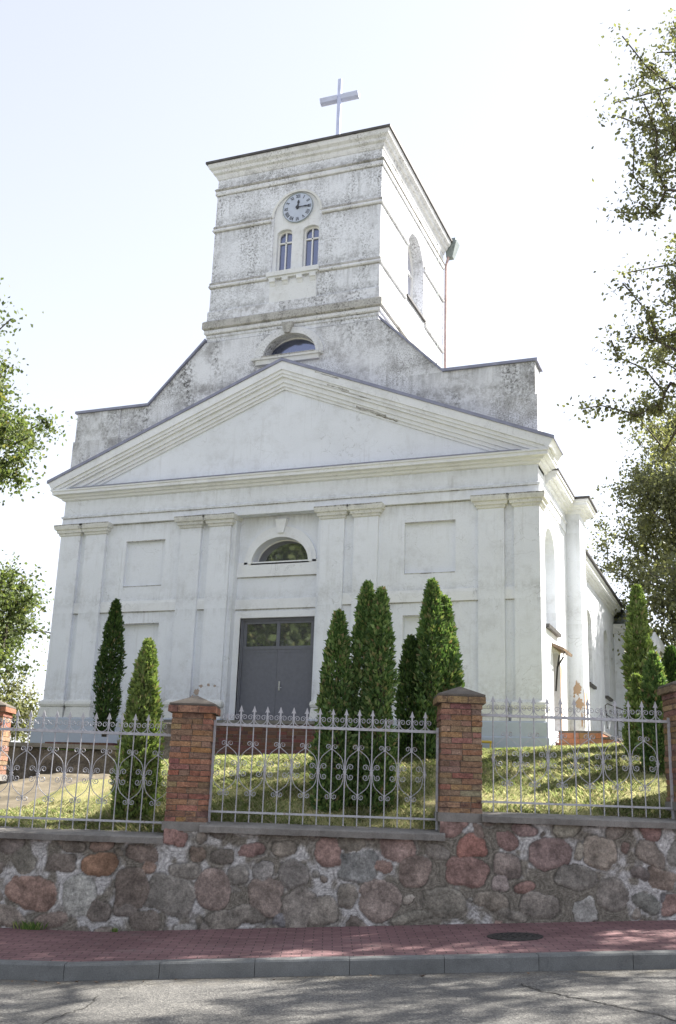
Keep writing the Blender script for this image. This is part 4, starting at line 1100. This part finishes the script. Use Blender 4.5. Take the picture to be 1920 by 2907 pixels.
# side windows of the tower
for sx, xw in ((1, TX1), (-1, TX0)):
    n2 = [(y_, z_) for y_, z_ in niche]
    f = CB(); inn = [(3.45 + (y_ - 3.45) * .86, 17.37 + (z_ - 17.37) * .92) for y_, z_ in niche]
    x0 = xw - sx * .34; f.prism(niche, min(x0, x0 - sx*.07), max(x0, x0 - sx*.07), 'x', [inn])
    f.box(min(x0 + sx*.005, x0 - sx*.05), max(x0 + sx*.005, x0 - sx*.05), 3.41, 3.49, 16.2, 18.5)
    f.box(min(x0 + sx*.004, x0 - sx*.05), max(x0 + sx*.004, x0 - sx*.05), 2.7, 4.2, 17.55, 17.63)
    fo = f.build('window', M['frame'])
    g = CB(); x1 = x0 - sx * .05; g.prism(inn, min(x1, x1 - sx*.01), max(x1, x1 - sx*.01), 'x'); g.build('pane', M['pale_pane'], fo)
    s = CB(); xa, xb = xw - sx * .3, xw + sx * .07; s.box(min(xa, xb), max(xa, xb), 2.52, 4.40, 16.10, 16.165); s.build('sill_flashing', M['roof'])
dp = CB(); dp.tube([(2.80, 6.72, 19.9), (2.76, 6.66, 19.55), (2.70, 6.62, 19.2), (2.70, 6.62, 12.3)], .05, 8); dp.build('downpipe', M['rust'])
dp = CB(); dp.hexa([(2.70, 6.62, 19.55), (2.92, 6.62, 19.55), (2.92, 6.86, 19.55), (2.70, 6.86, 19.55)], [(2.66, 6.55, 20.12), (3.08, 6.55, 20.12), (3.08, 6.98, 20.12), (2.66, 6.98, 20.12)]); dp.box(2.78, 3.0, 6.7, 6.9, 20.1, 20.3); dp.build('rainwater_hopper', M['zinc'])
lc = CB(); lc.tube([(2.66, 5.75, 19.6), (2.66, 5.75, 12.4)], .018, 5); lc.build('lightning_cable', M['zinc'])
# --- side walls of the front block and the nave
def side(sx):
    X = 6.93 * sx
    a, b = sorted((X, X - sx * .6))
    q = CB()
    niche1 = [(.72, 5.82), (2.22, 5.82)] + [(1.47 + .75 * math.cos(math.pi*k/14), 7.72 + .68 * math.sin(math.pi*k/14)) for k in range(15)]
    dhole = [(1.62, 3.36), (2.62, 3.36), (2.62, 5.38), (1.62, 5.38)]
    q.prism([(.50, BASE), (4.1, BASE), (4.1, 9.0), (.50, 9.0)], a, b, 'x', [niche1, dhole])
    q.prism([(.55, 3.2), (2.9, 3.2), (2.9, 8.6), (.55, 8.6)], *sorted((X - sx*.34, X - sx*.55)), 'x')
    q.build('side_wall', M['wall'])
    s = CB(); s.prism([(.62, 5.74), (2.34, 5.74), (2.34, 5.83), (.62, 5.83)], *sorted((X - sx*.3, X + sx*.10)), 'x'); s.build('sill_flashing', M['roof'])
    d = CB(); d.prism([(1.64, 3.38), (2.60, 3.38), (2.60, 5.36), (1.64, 5.36)], *sorted((X - sx*.335, X - sx*.27)), 'x'); d.build('side_door', M['wood'])
    # buttress with its own cornice
    b_ = CB(); xa, xb = sorted((sx*6.6, sx*7.32)); b_.box(xa, xb, 4.02, 4.98, BASE, 9.46); b_.build('buttress', M['wall'])
    c_ = CB(); pth = [(6.9, 4.02), (7.32, 4.02), (7.32, 4.98), (6.9, 4.98)]
    if sx < 0: pth = [(-x, y) for x, y in reversed(pth)]
    c_.sweep(shc, pth); c_.build('cornice', M['trim'])
    r_ = CB()
    xa, xb = sorted((sx*7.27, sx*6.5)); r_.box(xa, xb, 1.0, 3.68, 9.795, 9.85)
    xa, xb = sorted((sx*7.66, sx*6.5)); r_.box(xa, xb, 3.68, 5.32, 9.79, 9.855); r_.build('eaves_flashing', M['roof'])
    # nave
    holes = []; 
    for yc in (8.1, 12.2):
        holes.append([(yc - .62, 5.16), (yc + .62, 5.16)] + [(yc + .62 * math.cos(math.pi*k/14), 6.95 + .52 * math.sin(math.pi*k/14)) for k in range(15)])
    q = CB(); q.prism([(4.9, BASE), (14.8, BASE), (14.8, 8.5), (4.9, 8.5)], *sorted((X, X - sx*.6)), 'x', holes)
    q.build('nave_wall', M['wall'])
    for yc in (8.1, 12.2):
        f = CB(); f.prism([(yc - .7, 5.1), (yc + .7, 5.1), (yc + .7, 7.6), (yc - .7, 7.6)], *sorted((X - sx*.42, X - sx*.5)), 'x'); wd_ = f.build('window', M['frame'])
        g = CB(); g.prism([(yc - .5, 5.25), (yc + .5, 5.25), (yc + .5, 7.1), (yc - .5, 7.1)], *sorted((X - sx*.405, X - sx*.415)), 'x'); g.build('pane', M['glass'], wd_)
        s = CB(); s.prism([(yc - .68, 5.09), (yc + .68, 5.09), (yc + .68, 5.17), (yc - .68, 5.17)], *sorted((X - sx*.38, X + sx*.10)), 'x'); s.build('sill_flashing', M['roof'])
    nc = [(o, z_ - 1.10) for o, z_ in shc]
    pth = [(6.93, 4.95), (6.93, 14.7)]
    if sx < 0: pth = [(-6.93, 14.7), (-6.93, 4.95)]
    c_ = CB(); c_.sweep(nc, pth); c_.build('cornice', M['trim'])
    r_ = CB(); xa, xb = sorted((sx*7.30, sx*6.3)); r_.box(xa, xb, 4.99, 14.75, 8.70, 8.755); r_.build('eaves_flashing', M['roof'])
    # transept block
    q = CB(); xa, xb = sorted((sx*6.4, sx*7.62)); q.box(xa, xb, 14.6, 19.5, BASE, 8.0); q.build('transept', M['wall'])
    pth = [(6.9, 14.6), (7.62, 14.6), (7.62, 19.5)]
    if sx < 0: pth = [(-x, y) for x, y in reversed(pth)]
    c_ = CB(); c_.sweep([(o * .6, z_ - 1.75) for o, z_ in shc], pth); c_.build('cornice', M['trim'])
    q = CB(); xa, xb = sorted((sx*5.5, sx*7.8)); q.prism([(14.4, 8.05), (19.8, 8.05), (17.0, 9.0)], xa, xb, 'x'); q.build('transept_roof', M['zinc'])
side(1); side(-1)
rb = CB(); rb.prism([(-7.0, 9.85), (7.0, 9.85), (0, 12.35)], .74, 5.0); rb.prism([(-7.2, 8.75), (7.2, 8.75), (0, 11.3)], 4.99, 22); rb.build('roof', M['roof'])
rb = CB(); rb.box(-6.6, 6.6, 4.4, 4.98, 8.5, 9.82); rb.build('rear_wall', M['wall'])
# damaged details on the sunny side
X = 6.93
hd = CB(); hd.hexa([(X - .02, 1.45, 5.42), (X + .28, 1.45, 5.30), (X + .28, 2.80, 5.30), (X - .02, 2.80, 5.42)], [(X - .02, 1.45, 5.50), (X + .30, 1.45, 5.36), (X + .30, 2.80, 5.36), (X - .02, 2.80, 5.50)]); hd.build('door_hood', M['wood'])
br = CB(); br.tube([(X, 1.95, 4.35), (X + .05, 1.95, 4.95), (X + .26, 1.6, 5.15), (X + .24, 1.95, 5.33)], .025, 5); br.tube([(X + .05, 1.95, 4.95), (X + .02, 2.4, 5.3)], .02, 5); br.build('hood_bracket', M['dark'])
vt = CB(); vt.prism([(.60, 4.22), (.68, 4.20), (.70, 4.85), (.62, 4.80)], X + .0, X + .006 + .02, 'x'); vt.build('vent_slot', M['ledge'])
def blob(cy_, cz_, ry_, rz_, seed, n=18):
    rr = random.Random(seed)
    return [(cy_ + ry_ * rr.uniform(.55, 1.1) * math.cos(2*math.pi*k/n), cz_ + rz_ * rr.uniform(.55, 1.1) * math.sin(2*math.pi*k/n)) for k in range(n)]
pl_ = CB()
pl_.prism([(2.63, 3.3), (2.82, 3.3), (2.74, 4.0), (2.80, 4.6), (2.95, 5.0), (2.63, 5.1)], X - .01, X + .005, 'x')
pl_.build('plaster_loss', M['bare'])
def fb(cx_, cz_, rx_, rz_, seed):
    q = CB(); q.prism(blob(cx_, cz_, rx_, rz_, seed, 30), 4.012, 4.05, 'y'); q.build('plaster_loss', M['bare'])
fb(7.14, 4.62, .12, .22, 11); fb(7.19, 4.22, .13, .17, 12); fb(7.25, 3.80, .03, .22, 13); fb(7.06, 4.42, .03, .05, 14)
for pts in (blob(4.45, 4.3, .25, .4, 5), [(4.02, 3.6), (4.1, 3.6), (4.12, 4.5), (4.02, 4.6)]):
    q = CB(); q.prism(pts, 7.31, 7.327, 'x'); q.build('plaster_loss', M['bare'])
M['pale_plaster'] = stucco('pale_brown_plaster', (.42, .33, .27), .4, .55, .68, .3)
for cx_, cz_, rx_, rz_, sd in ((-2.12, 4.15, .10, .10, 1), (-2.0, 4.3, .07, .05, 2), (-1.78, 4.33, .05, .05, 3), (-2.25, 3.97, .07, .12, 4), (-1.6, 4.3, .05, .035, 5)):
    q = CB(); q.prism(blob(cx_, cz_, rx_, rz_, sd, 16), -.004, .02); q.build('plaster_loss', M['pale_plaster'])

# ------------------------------------------------------------------ front steps, side steps, pipe
DB = [(.14,.075,.06),(.17,.085,.065),(.12,.065,.055),(.19,.10,.075)]
OB = [(.36,.15,.085),(.40,.175,.10),(.33,.135,.08),(.43,.20,.12)]
rn = random.Random(5)
st_ = empty('front_steps', (0, -1.2, 2.4)); tag(st_, 'dark red brick steps and landing before the grey church door', 'steps')
mb = MB(); brick_block(mb, -2.3, 2.6, -.85, 1.15, -.1, .80, 11, rn, .003, DB); mb.build('landing', M['brick_new'], st_)
mb = MB(); mb.box(-2.34, 2.64, -.9, 1.2, .80, .88); mb.build('landing_slab', M['coping'], st_)
for k, (w0, h1) in enumerate(((.35, .62), (.70, .44), (1.05, .26))):
    mb = MB(); brick_block(mb, -2.3 - w0, -2.31 - w0 + .35, -.85, 1.15, -.1, h1, 4, rn, .003, DB); mb.build('step', M['brick_new'], st_)
mb = MB(); brick_block(mb, -5.4, -3.36, -.6, 1.0, -.1, .32, 5, rn, .003, DB); mb.build('lower_landing', M['brick_new'], st_)
ss = empty('side_steps', (7.1, 1.9, 2.75)); tag(ss, 'orange brick steps with pale slabs at the sunny side door of the church', 'steps')
mb = MB(); brick_block(mb, .0, 1.02, -.75, .95, -.1, .54, 5, rn, .003, OB); mb.build('landing', M['brick_new'], ss)
mb = MB(); brick_block(mb, 1.025, 1.33, -.75, .95, -.15, .40, 5, rn, .003, OB); mb.build('step', M['brick_new'], ss)
mb = MB(); brick_block(mb, 1.335, 1.62, -.75, .95, -.2, .27, 4, rn, .003, OB); mb.build('step', M['brick_new'], ss)
mb = MB(); mb.box(0, 1.03, -.70, .95, .54, .59); mb.box(1.035, 1.36, -.78, .95, .40, .45); mb.box(1.365, 1.65, -.78, .95, .27, .31); mb.build('tread_slab', M['cap_conc'], ss)
hr = empty('handrail', (8.2, 1.25, 3.1)); tag(hr, 'black metal handrail with scrollwork on the side steps', 'handrail')
mb = MB(); mb.tube([(.02, 0, .60), (.0, 0, .84), (.05, 0, .88), (.46, 0, .72)], .016, 6); mb.tube([(.02, 0, .62), (.1, 0, .57), (.46, 0, .42)], .010, 5)
mb.build('rail', M['dark'], hr)
mb = MB(); mb.tube([(.03, 0, .30), (.03, 0, .7)], .012, 6); mb.tube([(.27, 0, .0), (.27, 0, .78)], .014, 6); mb.tube([(.46, 0, -.1), (.46, 0, .73)], .014, 6); mb.build('post', M['dark'], hr)
mb = MB()
for x, z_ in ((.12, .68), (.22, .66), (.36, .60)): mb.tube(spiral(x, z_, .05, .012, 0, 1.5, 14), .008, 4)
mb.build('scroll', M['dark'], hr)
gp = empty('gas_pipe', (3.2, -.42, 2.3)); tag(gp, 'yellow gas pipe running along the church plinth behind the thujas', 'pipe')
mb = MB(); mb.tube([(.0, 0, .70), (2.65, 0, .66)], .03, 8); mb.build('pipe', M['pipe_y'], gp)
for x in (.15, 1.3, 2.62):
    mb = MB(); mb.tube([(x, 0, .0), (x, 0, .66)], .022, 6); mb.build('stand', M['pipe_y'], gp)

# ------------------------------------------------------------------ vegetation
def leaf_quads(C, A, B, L, Wd, fold=0.18):
    # C centre, A long axis, B side axis (unit), per-leaf L and W -> 4-vert leaf
    N = np.cross(A, B)
    l = L[:, None]; w = Wd[:, None]
    p0 = C; p1 = C + A * l * .5 + B * w * .5 + N * w * fold; p2 = C + A * l; p3 = C + A * l * .5 - B * w * .5 + N * w * fold
    V = np.stack([p0, p1, p2, p3], 1).reshape(-1, 3)
    F = np.arange(len(C))[:, None] * 4 + np.array([[0, 1, 2, 3]])
    return V, F
def unit(v): return v / (np.linalg.norm(v, axis=1, keepdims=True) + 1e-9)

def thuja(label, u, d, h, rmax, seed, mat='thuja', n=9000, lean=0.0, z=None, base_r=0.75, leaf=1.0, full=0.35):
    r = np.random.default_rng(seed)
    z0 = ground_at(u, d) if z is None else z
    p = W(u, d, z0 - 0.03)
    root = empty('thuja', p, r.uniform(0, 6.28)); tag(root, label, 'thuja', 'columnar thujas on the church lawn')
    def prof(t):
        t = np.asarray(t)
        up = np.clip((1 - t) / (1 - full), 0, 1) ** 0.62
        lo = base_r + (1 - base_r) * np.clip(t / full, 0, 1) ** 0.8
        return rmax * np.where(t > full, up, lo)
    # lobes: many small upright sprays around the column
    nl = 110; lt = r.random(nl) ** 1.1 * .97; la = r.uniform(0, 2 * np.pi, nl); lr = r.uniform(.08, .17, nl) * (rmax / .45) ** .5; lh = r.uniform(.12, .30, nl)
    t = r.random(n) ** 1.05; a = r.uniform(0, 2 * np.pi, n)
    q = np.sqrt(r.uniform(.35, 1.0, n))
    bump = np.zeros(n)
    for k in range(nl):
        da = np.abs((a - la[k] + np.pi) % (2 * np.pi) - np.pi) * np.maximum(prof(lt[k]), .08); dz = (t - lt[k]) * h
        bump = np.maximum(bump, np.exp(-(da / lr[k]) ** 2 - (dz / lh[k]) ** 2))
    rr = prof(t) * (0.58 + 0.62 * bump) * q
    x, y, zz = rr * np.cos(a), rr * np.sin(a), t * h
    sw = lean * t * t
    C = np.stack([x + sw, y, zz], -1)
    A = unit(np.stack([np.cos(a) * r.uniform(.15, .9, n), np.sin(a) * r.uniform(.15, .9, n), r.uniform(.55, 1.2, n)], -1) + r.normal(0, .35, (n, 3)))
    B = unit(np.cross(A, r.normal(0, 1, (n, 3))))
    L = r.uniform(.035, .12, n) * leaf; Wd = L * r.uniform(.35, .6, n)
    V, F = leaf_quads(C, A, B, L, Wd)
    link('crown', np_mesh('crown', V, F), M[mat], root)
    mb = MB(); mb.tube([(0, 0, -.05), (0, 0, h * .3), (lean * .4, 0, h * .6), (lean * .9, 0, h * .93)], [.06, .05, .035, .008], 6)
    for k in range(26):
        tt = .06 + .8 * k / 26; th = r.uniform(0, 6.28); ro = float(prof(tt)) * .7; zz = tt * h; s0 = lean * tt * tt
        mb.tube([(s0, 0, zz - .05), (s0 + ro * .5 * math.cos(th), ro * .5 * math.sin(th), zz + .05), (s0 + ro * math.cos(th), ro * math.sin(th), zz + .22)], [.012, .009, .004], 4, False)
    mb.build('trunk', M['bark'], root)
    return root
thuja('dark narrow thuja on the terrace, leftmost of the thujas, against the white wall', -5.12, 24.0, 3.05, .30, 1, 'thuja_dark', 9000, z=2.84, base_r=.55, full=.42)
thuja('light green thuja behind the left fence panel, beside the brick pillar', -2.44, 13.65, 2.36, .275, 2, 'thuja_pale', 13000, lean=0.0, z=1.2, base_r=.8, leaf=.85, full=.30)
thuja('left thuja of the group in front of the grey door, shorter than its neighbours', 0.07, 13.75, 2.70, .27, 3, 'thuja', 11000, z=1.36, leaf=.85, full=.35)
thuja('tallest thuja of the middle group, behind the middle fence panel', 0.44, 13.85, 3.10, .25, 4, 'thuja', 12000, z=1.38, leaf=.85, full=.50)
thuja('right-hand thuja of the middle group, sunlit along its right side', 0.62, 13.65, 2.98, .22, 5, 'thuja', 10000, z=1.38, leaf=.85, full=.50)
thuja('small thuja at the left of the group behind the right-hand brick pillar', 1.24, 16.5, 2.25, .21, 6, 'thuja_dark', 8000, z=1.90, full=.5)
thuja('tall thuja with pointed top behind the right-hand brick pillar', 1.57, 16.45, 3.18, .28, 7, 'thuja', 12000, z=1.90, full=.45)
thuja('broad thuja at the right of the group behind the right-hand brick pillar', 1.78, 16.6, 2.92, .30, 8, 'thuja', 11000, z=1.92, full=.42)
thuja('tall bright thuja beside the side steps, near the right edge', 5.05, 17.0, 2.85, .235, 9, 'thuja_pale', 10000, z=2.36, full=.5)
thuja('medium thuja right of the tall bright one, against the right pillar', 4.62, 14.9, 2.2, .21, 10, 'thuja', 9000, z=1.60, full=.5)
thuja('lowest thuja with a pale tip, in front of the tall bright one', 4.66, 15.9, 1.72, .19, 11, 'thuja_pale', 6000, z=1.88, full=.5)
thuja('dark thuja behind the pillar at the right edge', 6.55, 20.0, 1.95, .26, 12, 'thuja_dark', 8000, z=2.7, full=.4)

def skeleton(pts, trunk, seed, pull=0.25):
    nodes = [np.array(p, float) for p in trunk]; par = list(range(-1, len(trunk) - 1))
    ax = np.array(trunk)
    base = len(nodes)
    dist = np.array([np.min(np.linalg.norm(ax - p, axis=1)) for p in pts])
    for i in np.argsort(dist):
        p = pts[i]; N = np.array(nodes)
        cost = np.linalg.norm(N - p, axis=1) + np.maximum(0, N[:, 2] - p[2] + 0.15) * 1.4
        cost[:max(1, int(len(trunk) * .25))] += 3.0
        j = int(np.argmin(cost)); q = N[j]; L = np.linalg.norm(p - q)
        k = max(1, int(L / .9)); prev = j
        for s in range(1, k + 1):
            f = s / k; m = q + (p - q) * f; m[2] += math.sin(f * math.pi) * L * .06
            nodes.append(m); par.append(prev); prev = len(nodes) - 1
    return np.array(nodes), par
def tree(name, label, loc, trunk_h, env, nclump, per, leaf_n, leaf_len, seed, mat, trunk_r=0.22, group='broadleaf trees around the church', spread=0.35, sig=0.9, lean=(0, 0), droop=0.15, cone=None):
    r = np.random.default_rng(seed)
    root = empty(name, loc); tag(root, label, 'tree', group)
    (cz, rx, rz) = env        # crown centre height, radius, half height
    cl = []
    while len(cl) < nclump:
        p = r.uniform(-1, 1, 3); q = np.linalg.norm(p)
        if cone is not None:
            q = np.linalg.norm(p[:2])
            if q < 1 and r.random() < .2 + .8 * q:
                f = 1 - cone * ((p[2] + 1) / 2) ** 1.8
                cl.append((p[0] * rx * f, p[1] * rx * f, cz + p[2] * rz - .25 * q * rz * .4))
            continue
        if q < 1 and r.random() < .25 + .75 * q:
            taper = 1.0 - .45 * max(0, p[2])
            cl.append((p[0] * rx * taper + lean[0], p[1] * rx * taper + lean[1], cz + p[2] * rz))
    cl = np.array(cl)
    pts = (cl[:, None, :] + r.normal(0, 1, (nclump, per, 3)) * np.array([sig, sig, sig * .6])).reshape(-1, 3)
    tk = [(lean[0] * (k / 7) ** 2 + r.normal(0, .05), lean[1] * (k / 7) ** 2 + r.normal(0, .05), (cz + rz * .6) * k / 7) for k in range(8)]
    nodes, par = skeleton(pts, tk, seed)
    n = len(nodes); area = np.zeros(n); kids = np.zeros(n, int)
    for i in range(n - 1, 0, -1):
        if kids[i] == 0: area[i] += .006 ** 2.2
        kids[par[i]] += 1; area[par[i]] += area[i]
    rad_ = area ** (1 / 2.2); sc = trunk_r / rad_[0]; rad_ = np.maximum(rad_ * sc, .006)
    mb = MB()
    for i in range(1, n):
        ra, rb = rad_[par[i]], rad_[i]
        if i >= 8: ra = min(ra, rb * 1.5)
        mb.tube([nodes[par[i]], nodes[i]], [ra, rb], 6 if ra > .05 else 3, False)
    mb.build('trunk', M['bark'], root, smooth=True, fix=False)
    m = int(leaf_n * .55) // len(pts); c = np.repeat(pts, m, 0)
    tw = np.array([i for i in range(8, n) if rad_[i] <= max(.02, np.quantile(rad_[8:], .6))]); k_ = r.choice(tw, int(leaf_n * .45)); f_ = r.random((len(k_), 1))
    seg = nodes[k_] * f_ + nodes[np.array(par)[k_]] * (1 - f_) + r.normal(0, spread * .28, (len(k_), 3))
    C = np.concatenate([c + r.normal(0, 1, c.shape) * np.array([spread, spread, spread * .75]), seg]); N = len(C)
    A = unit(r.normal(0, 1, (N, 3)) + np.array([0, 0, -droop * 3])); B = unit(np.cross(A, r.normal(0, 1, (N, 3))))
    L = leaf_len * r.uniform(.6, 1.2, N); V, F = leaf_quads(C, A, B, L, L * r.uniform(.5, .75, N))
    link('crown', np_mesh('crown', V, F), M[mat], root)
    return root
G = lambda u, d: W(u, d, ground_at(u, d))
# large trees right of the church (they also shade the street)
tree('lime_tree', 'tall loose lime tree reaching into the photo along the upper right edge', G(8.9, 15.6), 9, (10.1, 4.2, 3.8), 95, 13, 92000, .09, 51, 'leaf_olive', .22, spread=.19, sig=.52, cone=.33)
tree('maple_tree', 'dense broad tree behind the right side of the church nave', G(17.4, 43), 9, (9.8, 5.2, 9.3), 150, 10, 110000, .17, 52, 'leaf_olive', .35, spread=.40, sig=.75)
tree('maple_tree', 'dense tree at the far right, behind the tall bright thuja', G(15.6, 36), 9, (6.0, 4.4, 5.4), 100, 10, 60000, .17, 53, 'leaf_olive', .3, spread=.38, sig=.75)
# left of the church
tree('oak_tree', 'leafy oak at the left edge, reaching up beside the pediment', G(-14.0, 32), 9, (11.4, 3.6, 3.5), 60, 11, 50000, .165, 54, 'leaf', .3, spread=.36, sig=.7)
tree('oak_tree', 'lower oak at the left edge, beside the left corner of the church', G(-13.4, 37), 6, (4.9, 2.8, 1.7), 36, 11, 25000, .165, 55, 'leaf', .22, spread=.36, sig=.65)
tree('birch_sapling', 'small pale young tree at the left corner of the church', G(-12.1, 38.5), 3, (1.75, 1.5, 1.1), 20, 10, 8000, .14, 56, 'leaf_olive', .07, spread=.3, sig=.4)
# street trees to the right that throw the shade on road and pavement (outside the photo)
sh = tree('lime_tree', 'street lime tree outside the photo to the right, shading the road', W(10.25, 16.02, 1.4), 9, (10.2, 3.8, 4.4), 20, 20, 24000, .15, 57, 'leaf_olive', .25, spread=.20, sig=.42)
sh.rotation_euler = (0, 0, 2.24 + STREET_ROT); sh.scale = (.84,) * 3
for (u, d, rz, ss_, lab) in ((19.48, 15.28, 3.35, 0.91, 'farther street lime tree outside the photo to the right'), (18.11, 13.95, 2.07, 0.97, 'street lime tree in the middle of the row outside the photo to the right')):
    c = copy_tree(sh); c.location = W(u, d, 1.4); c.rotation_euler = (0, 0, rz + STREET_ROT); c.scale = (ss_,) * 3; c['label'] = lab
# trees across the street behind the viewer, seen only in the window glass
bk = tree('chestnut_tree', 'chestnut tree across the street to the left, mirrored in the door glass', W(-27.0, -1.0, .1), 9, (10.5, 5.5, 7.8), 60, 10, 15000, .36, 58, 'leaf', .32, spread=.7, sig=1.1)
for (u, d, rz, lab) in ((-20.5, -3.5, 1.1, 'nearer chestnut tree across the street to the left, outside the photo'), (-34.5, -4.0, 2.3, 'farther chestnut tree across the street to the left, outside the photo'), (-16.2, 14.6, 3.9, 'chestnut tree in the church yard far left, outside the photo')):
    c = copy_tree(bk); c.location = W(u, d, .1); c.rotation_euler = (0, 0, rz); c['label'] = lab

# ------------------------------------------------------------------ yard on the left
# stone retaining wall, built like the boundary wall but small
def rough_wall(name, label, u0, u1, d, z0, ztop, seed, cat='stone wall'):
    us = np.arange(u0, u1, .05); nz = 34
    zt = np.array([ztop(x) for x in us]); fr = np.linspace(0, 1, nz)
    UU = np.repeat(us[:, None], nz, 1); ZZ = z0 + (zt[:, None] - z0) * fr[None]
    a = grid_noise(UU, ZZ, seed, 3, 3.2); b = grid_noise(UU, ZZ, seed + 1, 3, 6.5)
    cell = np.floor(a * 9); edge = np.abs(a * 9 - cell - .5)
    tone = grid_noise(cell * 3.7 + UU * .2, cell * 1.9 + ZZ * .2, seed + 2, 1, 1.0)
    col = np.array([.16, .14, .125])[None, None] * (.6 + .9 * tone)[..., None] * (.7 + .6 * b)[..., None]
    V = np.stack([UU, d - .10 * b - .06 * (.5 - edge), ZZ], -1).reshape(-1, 3); n1 = len(us)
    ii, jj = np.meshgrid(np.arange(n1 - 1), np.arange(nz - 1), indexing='ij')
    F = np.stack([ii*nz+jj, (ii+1)*nz+jj, (ii+1)*nz+jj+1, ii*nz+jj+1], -1).reshape(-1, 4)
    k = len(V); tb = np.array([(x, d + .35, t) for x, t in zip(us, zt)]); bb = tb.copy(); bb[:, 2] = z0
    V = np.concatenate([V, tb, bb])
    i = np.arange(n1 - 1)
    F = np.concatenate([F, np.stack([i*nz+nz-1, (i+1)*nz+nz-1, k+i+1, k+i], -1), np.stack([k+i, k+i+1, k+n1+i+1, k+n1+i], -1)])
    F = np.concatenate([F, [[nz-1, k, k+n1, 0]], [[(n1-1)*nz, k+n1+n1-1, k+n1-1, (n1-1)*nz+nz-1]]])
    col = np.concatenate([col.reshape(-1, 3), np.tile([[.17, .15, .135]], (2 * n1, 1))])
    o = street_obj(name, np_mesh(name, V, F, col, smooth=True), M['stone'], None)
    tag(o, label, cat); return o
rw = rough_wall('retaining_wall', 'dark stone retaining wall with a pale coping, behind the left fence panel', -13.0, -3.72, 19.0, .9, lambda x: 2.30 + .02 * math.sin(x * 3), 81)
mb = MB(); mb.box(-13.0, -3.70, 18.86, 19.4, 2.312, 2.385); mb.build('coping', M['coping'], rw)
ck_ = rough_wall('stair_cheek_wall', 'sloping grey stone cheek wall beside the brick steps, left of the brick pillar', -3.75, -2.75, 19.6, 1.6, lambda x: 2.36 + (.50 if x > -3.1 else .50 * max(0, (x + 3.75) / .65)), 85)
# gravel ramp
rp = MB(); 
A_ = (-4.05, 14.9); B_ = (-3.55, 17.6); C2 = (-4.9, 18.8); D2 = (-6.6, 16.2)
def rz_(p): return p
nseg = 14; vs = []
rr = random.Random(2)
for i in range(nseg + 1):
    f = i / nseg
    for j in range(7):
        g = j / 6
        x = (A_[0] * (1-f) + B_[0] * f) * (1-g) + (D2[0] * (1-f) + C2[0] * f) * g; y = (A_[1] * (1-f) + B_[1] * f) * (1-g) + (D2[1] * (1-f) + C2[1] * f) * g
        z = 1.30 + .58 * f - .08 * g * (1-f) + rr.uniform(-.015, .015)
        vs.append((x, y, z))
top = len(vs)
vs += [(x, y, .7) for x, y, z in vs]
fs = []
for i in range(nseg):
    for j in range(6):
        fs.append((i*7+j, (i+1)*7+j, (i+1)*7+j+1, i*7+j+1))
bd = [i*7 for i in range(nseg+1)] + [nseg*7+j for j in range(1, 7)] + [i*7+6 for i in range(nseg-1, -1, -1)] + [j for j in range(5, 0, -1)]
for a, b in zip(bd, bd[1:] + bd[:1]): fs.append((a, b, b + top, a + top))
rp.add(vs, fs)
street_obj('path', rp, M['gravel'])
pillar(-5.84, -5.34, 1.8, 2.80, 'brick gate pillar standing behind the fence at the left edge', 31, d0=17.2, rows=13, group=None)

# ------------------------------------------------------------------ street lamp behind the nave
lp = empty('street_lamp', W(11.25, 36, 2.5)); tag(lp, 'white bell-shaped street lamp on a pale blue post, behind the tall bright thuja', 'street lamp')
mb = MB(); mb.lathe([(.10, 0), (.09, .6), (.06, .7), (.055, 4.1)], 10); mb.build('post', M['post_blue'], lp)
mb = MB(); mb.lathe([(.06, 4.05), (.14, 4.12), (.30, 4.18), (.34, 4.45), (.26, 4.72), (.10, 4.92), (.04, 5.05)], 14); mb.build('lamp_shade', M['lamp_white'], lp)

# fallen leaves and grit in the gutter
for (u, d, s, lab) in ((0.93, 10.28, .04, 'curled brown leaf lying on the road near the kerb'), (-2.25, 10.36, .03, 'small pale leaf lying on the road by the kerb, on the left')):
    mb = MB(); mb.add([(-s, 0, .004), (0, -s*.5, .014), (s, 0, .02), (0, s*.5, .006), (0, 0, .001)], [(0,1,4), (1,2,4), (2,3,4), (3,0,4)])
    o = mb.build('fallen_leaf', M['wood'], None, fix=False); o.location = W(u, d, road_z(u, d)); tag(o, lab, 'leaf')

lf = None; r4 = random.Random(9)
for k in range(16):
    u, d = r4.uniform(-3.2, 3.4), 10.40 - abs(r4.gauss(0, .12))
    if lf is None:
        s = .022; mb = MB(); mb.add([(-s, 0, .004), (0, -s*.5, .010), (s, 0, .014), (0, s*.5, .006), (0, 0, .001)], [(0,1,4), (1,2,4), (2,3,4), (3,0,4)])
        lf = mb.build('fallen_leaf', M['wood'], None, fix=False); o = lf
    else:
        o = lf.copy(); COL.objects.link(o)
    o.location = W(u, d, road_z(u, d)); o.rotation_euler = (0, 0, r4.uniform(0, 6.28)); sc_l = r4.uniform(.6, 1.2); o.scale = (sc_l,) * 3
    tag(o, 'tiny brown fallen leaf in the gutter along the kerb', 'leaf', 'tiny leaves scattered in the gutter')
